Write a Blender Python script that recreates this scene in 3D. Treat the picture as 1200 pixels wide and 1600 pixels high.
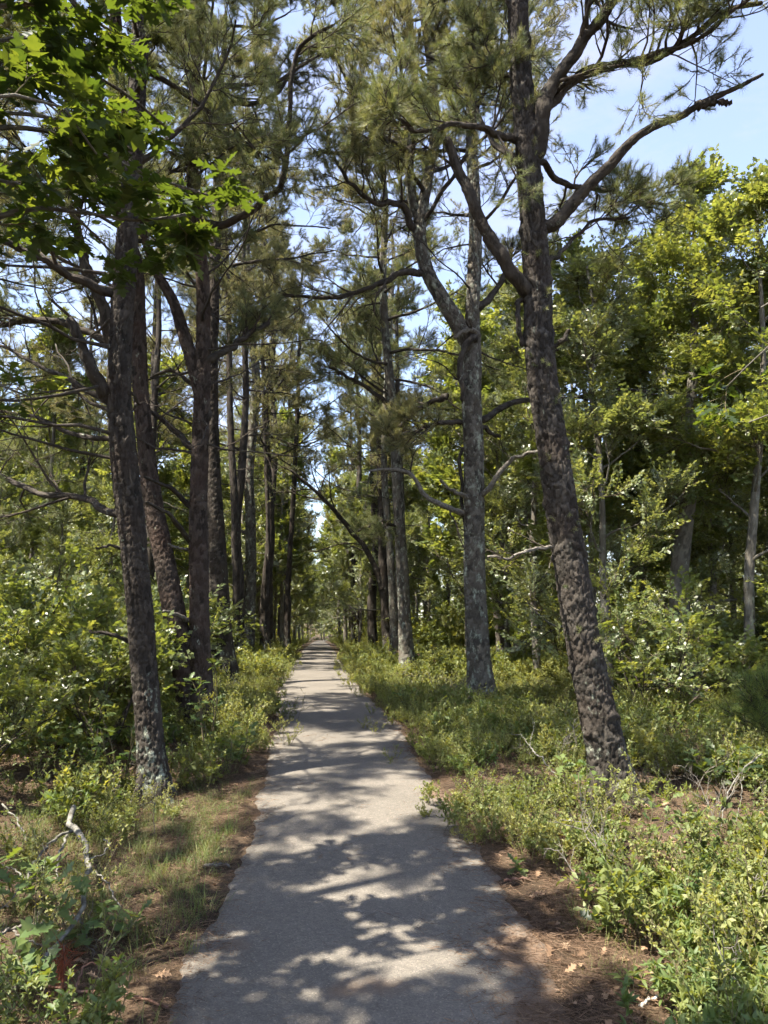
import bpy, math
import numpy as np
from mathutils import Vector

for _o in list(bpy.data.objects):
    bpy.data.objects.remove(_o)
sc = bpy.context.scene
COL = sc.collection
PI = math.pi

# ------------------------------------------------------------------ camera
F = 1155.0                      # focal length in pixels of the 1200 x 1600 photograph
PITCH = math.radians(7.9)
CAM_H = 1.62
cam_d = bpy.data.cameras.new('camera')
cam_d.sensor_fit = 'VERTICAL'
cam_d.sensor_height = 36.0
cam_d.sensor_width = 27.0
cam_d.lens = 36.0 * F / 1600.0
cam_d.clip_start = 0.05
cam_d.clip_end = 3000.0
cam = bpy.data.objects.new('camera', cam_d)
COL.objects.link(cam)
cam.location = (0, 0, CAM_H)
cam.rotation_euler = (PI / 2 + PITCH, 0, 0)
sc.camera = cam

# ------------------------------------------------------------------ sky and sun
SUN_EL = math.radians(62)
SUN_AZ = (-0.89, -0.45)         # towards the sun, in plan: left and behind the viewer's shoulder
_n = math.hypot(*SUN_AZ)
SUN_DIR = Vector((SUN_AZ[0] / _n * math.cos(SUN_EL), SUN_AZ[1] / _n * math.cos(SUN_EL), math.sin(SUN_EL)))
world = bpy.data.worlds.new('World')
sc.world = world
world.use_nodes = True
nt = world.node_tree
nt.nodes.clear()
w_out = nt.nodes.new('ShaderNodeOutputWorld')
w_bg = nt.nodes.new('ShaderNodeBackground')
w_bg.inputs['Strength'].default_value = 0.098
sky = nt.nodes.new('ShaderNodeTexSky')
sky.sky_type = 'NISHITA'
sky.sun_disc = False
sky.sun_elevation = SUN_EL
sky.sun_rotation = math.atan2(SUN_DIR.x, SUN_DIR.y)
sky.air_density = 1.0
sky.dust_density = 0.8
sky.ozone_density = 1.5
w_tc = nt.nodes.new('ShaderNodeTexCoord')
w_map = nt.nodes.new('ShaderNodeMapping')
w_map.inputs['Scale'].default_value = (2.2, 3.6, 6.0)
w_noise = nt.nodes.new('ShaderNodeTexNoise')
w_noise.inputs['Scale'].default_value = 1.6
w_noise.inputs['Detail'].default_value = 8
w_noise.inputs['Roughness'].default_value = 0.62
w_ramp = nt.nodes.new('ShaderNodeValToRGB')
w_ramp.color_ramp.elements[0].position = 0.45
w_ramp.color_ramp.elements[0].color = (0.22, 0.22, 0.22, 1)
w_ramp.color_ramp.elements[1].position = 0.72
w_ramp.color_ramp.elements[1].color = (0.55, 0.55, 0.55, 1)
w_mix = nt.nodes.new('ShaderNodeMixRGB')
w_mix.inputs['Color2'].default_value = (2.6, 2.35, 2.85, 1)
nt.links.new(w_tc.outputs['Generated'], w_map.inputs['Vector'])
nt.links.new(w_map.outputs['Vector'], w_noise.inputs['Vector'])
nt.links.new(w_noise.outputs['Fac'], w_ramp.inputs['Fac'])
nt.links.new(w_ramp.outputs['Color'], w_mix.inputs['Fac'])
nt.links.new(sky.outputs['Color'], w_mix.inputs['Color1'])
nt.links.new(w_mix.outputs['Color'], w_bg.inputs['Color'])
nt.links.new(w_bg.outputs['Background'], w_out.inputs['Surface'])

sun_d = bpy.data.lights.new('sun', 'SUN')
sun_d.energy = 4.6
sun_d.angle = math.radians(0.55)
sun_d.color = (1.0, 0.93, 0.80)
sun = bpy.data.objects.new('sun', sun_d)
COL.objects.link(sun)
sun.location = (-20, 10, 30)
sun.rotation_euler = (-SUN_DIR).to_track_quat('-Z', 'Y').to_euler()

sc.view_settings.view_transform = 'Standard'
sc.view_settings.look = 'None'
sc.view_settings.gamma = 1.0
sc.view_settings.exposure = 2.22
sc.view_settings.use_curve_mapping = False
sc.render.engine = 'CYCLES'
cy = sc.cycles
cy.max_bounces = 9
cy.diffuse_bounces = 7
cy.glossy_bounces = 1
cy.transmission_bounces = 6
cy.transparent_max_bounces = 4
cy.sample_clamp_indirect = 4.0
cy.use_denoising = True
cy.use_adaptive_sampling = True
cy.adaptive_threshold = 0.035
cy.adaptive_min_samples = 24
cy.caustics_reflective = False
cy.caustics_refractive = False
cy.blur_glossy = 1.0

# ------------------------------------------------------------------ pixel <-> place
CP, SP = math.cos(PITCH), math.sin(PITCH)


def ray(px, py):
    fx, fy = (px - 600.0) / F, (800.0 - py) / F
    return np.array([fx, CP - fy * SP, SP + fy * CP])


def at(px, py, Y):
    """the point that the photograph shows at (px, py), Y metres ahead"""
    d = ray(px, py)
    return np.array([0, 0, CAM_H]) + d * (Y / d[1])


def mpp(px, py, Y):
    """metres per photograph pixel there"""
    return (Y / ray(px, py)[1]) / F


def smooth_interp(xs, ys, lo, hi, n=2000, k=41):
    t = np.linspace(lo, hi, n)
    v = np.interp(t, xs, ys)
    pad = np.concatenate([np.full(k, v[0]), v, np.full(k, v[-1])])
    ker = np.hanning(k + 2)[1:-1]
    ker /= ker.sum()
    v = np.convolve(pad, ker, 'same')[k:-k]
    return t, v


_ty, _tv = smooth_interp([-30, 0, 3.25, 5.9, 9.5, 15.8, 26.8, 38.6, 70, 101, 160, 300], [-.4, -.1, .0, .16, .26, .28, .05, -.12, -1.05, -2.05, -3.2, -3.6], -30, 300, 6000, 61)
_cy, _cx = smooth_interp([-30, 0, 3.25, 4.1, 5.9, 9.5, 15.8, 26.8, 38.6, 101, 112, 130, 300], [1.2, -.05, -.10, -.10, -.21, -.62, -1.42, -2.37, -3.35, -8.7, -9.4, -8.5, 10], -30, 300, 6000, 41)
PATH_W = 1.56


def path_x(y):
    return np.interp(y, _cy, _cx)


def vnoise(x, y, seed=0):
    """cheap smooth noise in about -1..1"""
    r = np.random.default_rng(seed)
    out = 0
    for i in range(7):
        a, b = r.normal(0, 1, 2)
        out = out + np.sin(a * x + b * y + r.uniform(0, 6.28))
    return out / 3.2


def H(x, y):
    x = np.asarray(x, float)
    y = np.asarray(y, float)
    base = np.interp(y, _ty, _tv)
    d = np.maximum(0, np.abs(x - path_x(y)) - PATH_W / 2 - 0.1)
    a = np.minimum(1, d / 1.5)
    return base - 0.035 * np.minimum(1, d / 0.25) + a * (0.045 * vnoise(x * 2.1, y * 2.1, 3) + 0.09 * vnoise(x * .6, y * .6, 5)) + 0.012 * a * vnoise(x * 7, y * 7, 9)


def ground_at(px, py):
    d = ray(px, py)
    ys = np.geomspace(1.5, 160, 4000)
    p = np.array([0, 0, CAM_H])[None] + d[None] * (ys / d[1])[:, None]
    below = np.nonzero(p[:, 2] <= H(p[:, 0], p[:, 1]))[0]
    i = below[0] if len(below) else len(ys) - 1
    return np.array([p[i, 0], p[i, 1], float(H(p[i, 0], p[i, 1]))])


# ------------------------------------------------------------------ mesh helpers
def norm(v):
    return v / np.maximum(1e-9, np.linalg.norm(v, axis=-1, keepdims=True))


def make_mesh(name, verts, faces, mats, mat_idx=None, smooth=True, attrs=None):
    """faces: a list of (M, n) int arrays (all quads or all triangles in each)"""
    if not isinstance(faces, list):
        faces = [faces]
    faces = [np.asarray(f, np.int32) for f in faces if len(f)]
    me = bpy.data.meshes.new(name)
    verts = np.asarray(verts, np.float32)
    me.vertices.add(len(verts))
    me.vertices.foreach_set('co', verts.ravel())
    nl = sum(f.size for f in faces)
    npoly = sum(len(f) for f in faces)
    if npoly:
        me.loops.add(nl)
        me.polygons.add(npoly)
        me.loops.foreach_set('vertex_index', np.concatenate([f.ravel() for f in faces]))
        tot = np.concatenate([np.full(len(f), f.shape[1], np.int32) for f in faces])
        start = np.concatenate([[0], np.cumsum(tot)[:-1]]).astype(np.int32)
        me.polygons.foreach_set('loop_start', start)
        me.polygons.foreach_set('use_smooth', np.full(npoly, smooth))
        if mat_idx is not None:
            me.polygons.foreach_set('material_index', np.asarray(mat_idx, np.int32))
    for k, v in (attrs or {}).items():
        v = np.asarray(v)
        if v.ndim == 2:
            a = me.attributes.new(k, 'FLOAT_VECTOR', 'POINT')
            a.data.foreach_set('vector', v.astype(np.float32).ravel())
        elif v.dtype.kind == 'i':
            a = me.attributes.new(k, 'INT', 'POINT')
            a.data.foreach_set('value', v.astype(np.int32))
        else:
            a = me.attributes.new(k, 'FLOAT', 'POINT')
            a.data.foreach_set('value', v.astype(np.float32))
    for m in (mats if isinstance(mats, (list, tuple)) else [mats]):
        if m is not None:
            me.materials.append(m)
    me.update(calc_edges=True)
    return me


def tag(o, label=None, cat=None, group=None, kind=None):
    if label:
        o['label'] = label
    if cat:
        o['category'] = cat
    if group:
        o['group'] = group
    if kind:
        o['kind'] = kind
    return o


def link(name, me, parent=None, kind=None):
    o = bpy.data.objects.new(name, me)
    COL.objects.link(o)
    if parent is not None:
        o.parent = parent
    if kind:
        o['kind'] = kind
    return o


def empty(name, loc, label=None, cat=None, group=None):
    o = bpy.data.objects.new(name, None)
    o.empty_display_size = 0.2
    COL.objects.link(o)
    o.location = [float(v) for v in loc]
    return tag(o, label, cat, group)


class Geo:
    """verts, faces and material slots gathered for one mesh"""

    def __init__(self):
        self.v, self.q, self.t, self.qm, self.tm, self.n = [], [], [], [], [], 0

    def add(self, verts, quads=None, tris=None, m=0):
        verts = np.asarray(verts, float).reshape(-1, 3)
        if quads is not None and len(quads):
            q = np.asarray(quads, np.int64) + self.n
            self.q.append(q)
            self.qm.append(np.full(len(q), m))
        if tris is not None and len(tris):
            t = np.asarray(tris, np.int64) + self.n
            self.t.append(t)
            self.tm.append(np.full(len(t), m))
        self.v.append(verts)
        self.n += len(verts)

    def mesh(self, name, mats, smooth=True):
        fs, ms = [], []
        if self.q:
            fs.append(np.concatenate(self.q)); ms.append(np.concatenate(self.qm))
        if self.t:
            fs.append(np.concatenate(self.t)); ms.append(np.concatenate(self.tm))
        return make_mesh(name, np.concatenate(self.v), fs, mats, np.concatenate(ms), smooth)


def tubes(P, R, S):
    """N tubes at once: P (N, K, 3), R (N, K) -> verts, quads"""
    P = np.asarray(P, float)
    N, K = P.shape[:2]
    T = norm(np.gradient(P, axis=1))
    mean = norm(P[:, -1] - P[:, 0] + 1e-6)
    ref = np.where(np.abs(mean[:, 2:3]) > 0.8, np.array([[1.0, 0.13, 0]]), np.array([[0, 0.11, 1.0]]))
    n = norm(ref[:, None] - (T * ref[:, None]).sum(-1, keepdims=True) * T)
    b = np.cross(T, n)
    a = np.arange(S) / S * 2 * PI
    V = P[:, :, None] + R[:, :, None, None] * (np.cos(a)[None, None, :, None] * n[:, :, None] + np.sin(a)[None, None, :, None] * b[:, :, None])
    i = np.arange(N)[:, None, None] * K * S + np.arange(K - 1)[None, :, None] * S
    s = np.arange(S)[None, None, :]
    s2 = (s + 1) % S
    Q = np.stack([i + s, i + s2, i + S + s2, i + S + s], -1).reshape(-1, 4)
    return V.reshape(-1, 3), Q


def catmull(P, n):
    """resample a control polyline smoothly to n points (any number of columns)"""
    P = np.asarray(P, float)
    k = len(P)
    seg = np.linalg.norm(np.diff(P[:, :3], axis=0), axis=1)
    u = np.concatenate([[0], np.cumsum(np.sqrt(seg + 1e-6))])
    m = np.gradient(P, u, axis=0)
    L = np.concatenate([[0], np.cumsum(seg)])
    uu = np.interp(np.linspace(0, L[-1], n), L, u)
    j = np.clip(np.searchsorted(u, uu, 'right') - 1, 0, k - 2)
    h = (u[j + 1] - u[j])[:, None]
    t = ((uu - u[j])[:, None]) / h
    return (2 * t**3 - 3 * t**2 + 1) * P[j] + (t**3 - 2 * t**2 + t) * h * m[j] + (-2 * t**3 + 3 * t**2) * P[j + 1] + (t**3 - t**2) * h * m[j + 1]


def voronoi2(u, v, nu, seed):
    """cellular pattern, periodic with nu cells in u: F2 - F1 and a random value for each cell"""
    iu, iv = np.floor(u).astype(int), np.floor(v).astype(int)
    f1 = np.full(u.shape, 9.0)
    f2 = np.full(u.shape, 9.0)
    cid = np.zeros(u.shape)
    for du in (-1, 0, 1):
        for dv in (-1, 0, 1):
            cu, cv = iu + du, iv + dv
            w = np.mod(cu, nu)
            h = (w * 374761393 + cv * 668265263 + seed * 974634777) & 0x7FFFFFFF
            h = ((h ^ (h >> 13)) * 1274126177) & 0x7FFFFFFF
            r1 = (h & 1023) / 1023.0
            r2 = ((h >> 10) & 1023) / 1023.0
            r3 = ((h >> 5) & 4095) / 4095.0
            d = np.hypot(cu + 0.1 + 0.8 * r1 - u, cv + 0.1 + 0.8 * r2 - v)
            near = d < f1
            f2 = np.where(near, f1, np.minimum(f2, d))
            cid = np.where(near, r3, cid)
            f1 = np.where(near, d, f1)
    return f2 - f1, cid


def bark_tube(P, R, S, seed, depth=0.012, cell=0.045, flare=0.0, rings=0.0, aspect=2.3):
    """one stem with plates of bark standing proud of furrows; returns verts, quads, attrs"""
    P = np.asarray(P, float)
    K = len(P)
    rs = np.random.default_rng(seed)
    T = norm(np.gradient(P, axis=0))
    ref = np.array([1.0, 0.05, 0.02])
    n = norm(ref[None] - (T * ref).sum(-1, keepdims=True) * T)
    b = np.cross(T, n)
    L = np.concatenate([[0], np.cumsum(np.linalg.norm(np.diff(P, axis=0), axis=1))])
    a = np.arange(S) / S * 2 * PI
    A, LL = np.meshgrid(a, L)
    Rg = np.repeat(np.asarray(R)[:, None], S, 1)
    nu = max(5, int(round(2 * PI * np.median(R) / cell)))
    fr = 0.03 / cell
    w1 = 0.30 * vnoise(np.cos(A) * 9 * Rg / 0.15 + LL * 23 * fr, np.sin(A) * 9 * Rg / 0.15 - LL * 17 * fr, seed) + 0.16 * vnoise(np.cos(A) * 31 + LL * 71, np.sin(A) * 31 - LL * 53, seed + 7)
    w2 = 0.30 * vnoise(np.cos(A) * 8 * Rg / 0.15 - LL * 19 * fr, np.sin(A) * 8 * Rg / 0.15 + LL * 15 * fr, seed + 3) + 0.16 * vnoise(np.cos(A) * 29 - LL * 63, np.sin(A) * 33 + LL * 57, seed + 8)
    e, cid = voronoi2(A / (2 * PI) * nu + w1, LL / (cell * aspect) + w2, nu, seed)
    e2, cid2 = voronoi2(A / (2 * PI) * nu * 2 + w2, LL / (cell * aspect * 0.5) + w1, nu * 2, seed + 5)
    plate = np.clip((e - 0.03) / 0.20, 0, 1)
    plate = plate * plate * (3 - 2 * plate)
    flake = np.clip(e2 / 0.16, 0, 1)
    hgt = depth * (plate * (0.70 + 0.55 * cid) + 0.22 * flake * plate + 0.30 * cid2 * plate + 0.10 * rs.normal(0, 1, A.shape) - 1.1)
    lump = 0.05 * vnoise(np.cos(A) * 1.6 + LL * 2.2, np.sin(A) * 1.6 - LL * 1.4, seed + 2) * Rg
    if rings:
        lump = lump + rings * np.exp(-((np.mod(LL + 0.06 * np.sin(A * 2 + LL), 0.47) - 0.2) / 0.032) ** 2) * (0.6 + 0.4 * np.sin(A * 3 + LL * 5))
    fl = flare * Rg * (np.exp(-LL / 0.10) + .45 * np.exp(-LL / 0.35)) * (0.75 + 0.45 * np.sin(A * 4 + seed + .6 * np.sin(A * 2)))
    RR = Rg + hgt + lump + fl
    V = P[:, None] + RR[..., None] * (np.cos(A)[..., None] * n[:, None] + np.sin(A)[..., None] * b[:, None])
    i = np.arange(K - 1)[:, None] * S
    s = np.arange(S)[None]
    s2 = (s + 1) % S
    Q = np.stack([i + s, i + s2, i + S + s2, i + S + s], -1).reshape(-1, 4)
    return V.reshape(-1, 3), Q, {'plate': cid.ravel(), 'along': LL.ravel()}


def grow(start, d, length, K, wig, up, rs, drop=0.0):
    """N wandering shoots: start (N,3), d (N,3), length (N,) -> (N, K, 3)"""
    N = len(start)
    P = np.empty((N, K, 3))
    P[:, 0] = start
    d = norm(d)
    st = (np.asarray(length) / (K - 1))[:, None]
    for k in range(1, K):
        d = norm(d + wig * rs.normal(0, 1, (N, 3)) + np.array([0, 0, up - drop * k / K]))
        P[:, k] = P[:, k - 1] + d * st
    return P


def along(P, t):
    """points and tangents on polylines P (N, K, 3) at t (N,)"""
    K = P.shape[1]
    x = np.clip(t * (K - 1), 0, K - 1.001)
    i = x.astype(int)
    f = (x - i)[:, None]
    r = np.arange(len(P))
    a, b = P[r, i], P[r, i + 1]
    return a * (1 - f) + b * f, norm(b - a)


def side_shoots(P, R, per, t0, lf, ang, up, K, wig, rs, rscale=0.55, flat=0.5, lmin=0.05, drop=0.0, upbend=0.03):
    """side shoots off each polyline"""
    N = len(P)
    idx = np.repeat(np.arange(N), per)
    M = len(idx)
    t = t0 + (1 - t0) * (rs.random(M) ** 0.85)
    p, tan = along(P[idx], t)
    L = np.linalg.norm(np.diff(P, axis=1), axis=2).sum(1)[idx]
    perp = rs.normal(0, 1, (M, 3)) * np.array([1, 1, flat])
    perp = norm(perp - (perp * tan).sum(-1, keepdims=True) * tan)
    a = np.radians(rs.uniform(ang[0], ang[1], M))[:, None]
    d = np.cos(a) * tan + np.sin(a) * perp + np.array([0, 0, up])
    ln = np.maximum(lmin, L * rs.uniform(lf[0], lf[1], M) * (1.15 - 0.6 * t))
    C = grow(p, d, ln, K, wig, upbend, rs, drop)
    r0 = np.array([np.interp(tt, np.linspace(0, 1, R.shape[1]), R[i]) for tt, i in zip(t, idx)]) * rscale
    CR = r0[:, None] * np.linspace(1, 0.35, K)[None]
    return C, CR


def euler_to(d, spin):
    """Euler XYZ that turns +X to d after a spin about X"""
    el = np.arcsin(np.clip(d[:, 2], -1, 1))
    az = np.arctan2(d[:, 1], d[:, 0])
    return np.stack([spin, -el, az], 1)


# ------------------------------------------------------------------ materials
def new_mat(name):
    m = bpy.data.materials.new(name)
    m.use_nodes = True
    t = m.node_tree
    t.nodes.clear()
    out = t.nodes.new('ShaderNodeOutputMaterial')
    return m, t, out


def nd(t, kind, **kw):
    n = t.nodes.new(kind)
    for k, v in kw.items():
        if k in n.inputs:
            n.inputs[k].default_value = v
        else:
            setattr(n, k, v)
    return n


def ramp(t, stops):
    r = t.nodes.new('ShaderNodeValToRGB')
    el = r.color_ramp.elements
    while len(el) < len(stops):
        el.new(0.5)
    for e, (p, c) in zip(el, stops):
        e.position = p
        e.color = (*c, 1) if len(c) == 3 else c
    return r


def leaf_mat(name, cols, trans=0.35, tcol=None, rough=0.45, spec=0.4):
    """a thin leaf: reflects, and lets light through with a yellower tint"""
    m, t, out = new_mat(name)
    oi = nd(t, 'ShaderNodeObjectInfo')
    geo = nd(t, 'ShaderNodeTexCoord')
    nz = nd(t, 'ShaderNodeTexNoise', Scale=9.0, Detail=2.0)
    t.links.new(geo.outputs['Object'], nz.inputs['Vector'])
    add = nd(t, 'ShaderNodeMath', operation='MULTIPLY_ADD')
    add.inputs[1].default_value = 0.45
    t.links.new(nz.outputs['Fac'], add.inputs[0])
    sub = nd(t, 'ShaderNodeMath', operation='MULTIPLY_ADD')
    sub.inputs[1].default_value = 0.85
    sub.inputs[2].default_value = -0.16
    t.links.new(oi.outputs['Random'], sub.inputs[0])
    t.links.new(sub.outputs[0], add.inputs[2])
    k = len(cols)
    r = ramp(t, [(i / (k - 1), c) for i, c in enumerate(cols)])
    t.links.new(add.outputs[0], r.inputs['Fac'])
    p = nd(t, 'ShaderNodeBsdfPrincipled')
    p.inputs['Roughness'].default_value = rough
    p.inputs['Specular IOR Level'].default_value = spec
    t.links.new(r.outputs['Color'], p.inputs['Base Color'])
    tr = nd(t, 'ShaderNodeBsdfTranslucent')
    mul = nd(t, 'ShaderNodeMixRGB', blend_type='MULTIPLY')
    mul.inputs['Fac'].default_value = 1
    mul.inputs['Color2'].default_value = (*(tcol or (1.9, 1.75, 0.8)), 1)
    t.links.new(r.outputs['Color'], mul.inputs['Color1'])
    t.links.new(mul.outputs['Color'], tr.inputs['Color'])
    mx = nd(t, 'ShaderNodeMixShader')
    mx.inputs['Fac'].default_value = trans
    t.links.new(p.outputs[0], mx.inputs[1])
    t.links.new(tr.outputs[0], mx.inputs[2])
    t.links.new(mx.outputs[0], out.inputs['Surface'])
    return m


def bark_mat(name, c_lo, c_hi, c_red, lichen=0.5, lichen_base=0.0, lcol=(0.34, 0.37, 0.29), lscale=7.0, bump=0.9):
    m, t, out = new_mat(name)
    tc = nd(t, 'ShaderNodeTexCoord')
    at_ = nd(t, 'ShaderNodeAttribute', attribute_name='plate')
    al = nd(t, 'ShaderNodeAttribute', attribute_name='along')
    mp = nd(t, 'ShaderNodeMapping')
    mp.inputs['Scale'].default_value = (1, 1, 0.35)
    t.links.new(tc.outputs['Object'], mp.inputs['Vector'])
    fine = nd(t, 'ShaderNodeTexNoise', Scale=55.0, Detail=5.0, Roughness=0.65)
    t.links.new(mp.outputs['Vector'], fine.inputs['Vector'])
    big = nd(t, 'ShaderNodeTexNoise', Scale=2.6, Detail=3.0)
    t.links.new(tc.outputs['Object'], big.inputs['Vector'])
    mixv = nd(t, 'ShaderNodeMath', operation='MULTIPLY_ADD')
    mixv.inputs[1].default_value = 0.62
    t.links.new(at_.outputs['Fac'], mixv.inputs[0])
    half = nd(t, 'ShaderNodeMath', operation='MULTIPLY')
    half.inputs[1].default_value = 0.45
    t.links.new(fine.outputs['Fac'], half.inputs[0])
    t.links.new(half.outputs[0], mixv.inputs[2])
    r = ramp(t, [(0.12, c_lo), (0.75, c_hi)])
    t.links.new(mixv.outputs[0], r.inputs['Fac'])
    rr = ramp(t, [(0.45, (0, 0, 0)), (0.65, (0.6, 0.6, 0.6))])
    t.links.new(big.outputs['Fac'], rr.inputs['Fac'])
    mred = nd(t, 'ShaderNodeMixRGB')
    mred.inputs['Color2'].default_value = (*c_red, 1)
    t.links.new(rr.outputs['Color'], mred.inputs['Fac'])
    t.links.new(r.outputs['Color'], mred.inputs['Color1'])
    # lichen: crusts with ragged edges, thicker low on the stem where asked
    ln = nd(t, 'ShaderNodeTexNoise', Scale=lscale, Detail=6.0, Roughness=0.7)
    mp2 = nd(t, 'ShaderNodeMapping')
    mp2.inputs['Location'].default_value = (3.1, 1.7, 0.4)
    mp2.inputs['Scale'].default_value = (1, 1, 0.6)
    t.links.new(tc.outputs['Object'], mp2.inputs['Vector'])
    t.links.new(mp2.outputs['Vector'], ln.inputs['Vector'])
    low = nd(t, 'ShaderNodeMapRange')
    low.inputs['From Min'].default_value = 0.0
    low.inputs['From Max'].default_value = 1.3
    low.inputs['To Min'].default_value = lichen_base
    low.inputs['To Max'].default_value = 0.0
    t.links.new(al.outputs['Fac'], low.inputs['Value'])
    sm = nd(t, 'ShaderNodeMath', operation='ADD')
    t.links.new(ln.outputs['Fac'], sm.inputs[0])
    t.links.new(low.outputs[0], sm.inputs[1])
    th = 0.72 - 0.16 * lichen
    lr = ramp(t, [(th - .02, (0, 0, 0)), (th + 0.10, (0.85, 0.85, 0.85))])
    t.links.new(sm.outputs[0], lr.inputs['Fac'])
    ml = nd(t, 'ShaderNodeMixRGB')
    ml.inputs['Color2'].default_value = (*lcol, 1)
    t.links.new(lr.outputs['Color'], ml.inputs['Fac'])
    t.links.new(mred.outputs['Color'], ml.inputs['Color1'])
    p = nd(t, 'ShaderNodeBsdfPrincipled')
    p.inputs['Roughness'].default_value = 0.92
    p.inputs['Specular IOR Level'].default_value = 0.15
    t.links.new(ml.outputs['Color'], p.inputs['Base Color'])
    bm = nd(t, 'ShaderNodeBump')
    bm.inputs['Strength'].default_value = bump
    bm.inputs['Distance'].default_value = 0.02
    t.links.new(fine.outputs['Fac'], bm.inputs['Height'])
    t.links.new(bm.outputs[0], p.inputs['Normal'])
    t.links.new(p.outputs[0], out.inputs['Surface'])
    return m


def wood_mat(name, c1, c2, scale=30):
    m, t, out = new_mat(name)
    tc = nd(t, 'ShaderNodeTexCoord')
    n = nd(t, 'ShaderNodeTexNoise', Scale=float(scale), Detail=4.0)
    t.links.new(tc.outputs['Object'], n.inputs['Vector'])
    r = ramp(t, [(0.35, c1), (0.65, c2)])
    t.links.new(n.outputs['Fac'], r.inputs['Fac'])
    p = nd(t, 'ShaderNodeBsdfPrincipled')
    p.inputs['Roughness'].default_value = 0.9
    p.inputs['Specular IOR Level'].default_value = 0.15
    t.links.new(r.outputs['Color'], p.inputs['Base Color'])
    bm = nd(t, 'ShaderNodeBump', Strength=0.4, Distance=0.004)
    t.links.new(n.outputs['Fac'], bm.inputs['Height'])
    t.links.new(bm.outputs[0], p.inputs['Normal'])
    t.links.new(p.outputs[0], out.inputs['Surface'])
    return m


M = {}
M['bark_dark'] = bark_mat('bark_dark', (0.010, 0.0085, 0.007), (0.066, 0.056, 0.046), (0.042, 0.031, 0.024), 0.45, 0.15, lscale=13)
M['bark_red'] = bark_mat('bark_red', (0.011, 0.0085, 0.0065), (0.080, 0.062, 0.050), (0.066, 0.042, 0.032), 0.40, 0.05, lscale=11)
M['bark_grey'] = bark_mat('bark_grey', (0.020, 0.018, 0.015), (0.140, 0.126, 0.104), (0.085, 0.069, 0.053), 1.05, 0.0, lscale=10)
M['bark_big'] = bark_mat('bark_big', (0.010, 0.0085, 0.007), (0.070, 0.061, 0.051), (0.046, 0.035, 0.028), 0.40, 0.10, lscale=8)
M['bark_oak'] = bark_mat('bark_oak', (0.045, 0.041, 0.033), (0.18, 0.164, 0.133), (0.12, 0.10, 0.08), 0.75, 0.0)
M['bark_branch'] = bark_mat('bark_branch', (0.014, 0.012, 0.0095), (0.070, 0.060, 0.049), (0.046, 0.036, 0.028), 0.5, 0.0, lscale=12)
M['twig'] = wood_mat('twig', (0.03, 0.024, 0.019), (0.075, 0.06, 0.048))
M['dead'] = wood_mat('dead', (0.080, 0.070, 0.058), (0.18, 0.163, 0.138))
M['dead_red'] = wood_mat('dead_red', (0.10, 0.05, 0.035), (0.20, 0.12, 0.09))
M['pale'] = wood_mat('pale', (0.32, 0.31, 0.28), (0.50, 0.49, 0.45))
M['stem'] = wood_mat('stem', (0.07, 0.06, 0.035), (0.15, 0.12, 0.07))
M['needle'] = leaf_mat('needle', [(0.080, 0.105, 0.046), (0.132, 0.153, 0.066), (0.205, 0.205, 0.095)], 0.35, (1.6, 1.5, 0.8), 0.5, 0.4)
M['needle_olive'] = leaf_mat('needle_olive', [(0.110, 0.128, 0.055), (0.172, 0.175, 0.078), (0.240, 0.215, 0.108)], 0.35, (1.6, 1.45, 0.8), 0.5, 0.4)
M['needle_dead'] = leaf_mat('needle_dead', [(0.085, 0.054, 0.036), (0.14, 0.09, 0.058), (0.23, 0.155, 0.10)], 0.15, (1.3, 1.1, 0.8), 0.7, 0.2)
M['needle_red'] = leaf_mat('needle_red', [(0.20, 0.06, 0.03), (0.28, 0.09, 0.045)], 0.15, (1.3, 1.0, 0.8), 0.7, 0.2)
M['oak_leaf'] = leaf_mat('oak_leaf', [(0.078, 0.108, 0.040), (0.120, 0.150, 0.054), (0.185, 0.200, 0.078)], 0.46, (1.95, 1.75, 0.62), 0.36, 0.6)
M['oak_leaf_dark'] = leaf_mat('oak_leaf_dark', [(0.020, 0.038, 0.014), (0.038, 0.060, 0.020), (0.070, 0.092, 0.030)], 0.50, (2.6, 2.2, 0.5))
M['shrub_leaf'] = leaf_mat('shrub_leaf', [(0.096, 0.126, 0.042), (0.152, 0.178, 0.058), (0.230, 0.235, 0.085)], 0.42, (2.0, 1.75, 0.6), 0.5, 0.35)
M['herb_leaf'] = leaf_mat('herb_leaf', [(0.068, 0.108, 0.036), (0.115, 0.158, 0.048), (0.185, 0.21, 0.065)], 0.42, (2.0, 1.8, 0.6), 0.5, 0.35)
M['grass'] = leaf_mat('grass', [(0.07, 0.11, 0.03), (0.12, 0.15, 0.045), (0.19, 0.185, 0.07)], 0.3, (1.5, 1.4, 0.7), 0.55, 0.3)
M['dry_leaf'] = leaf_mat('dry_leaf', [(0.13, 0.075, 0.045), (0.22, 0.14, 0.085), (0.33, 0.24, 0.16)], 0.15, (1.2, 1.1, 0.9), 0.7, 0.2)


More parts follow.
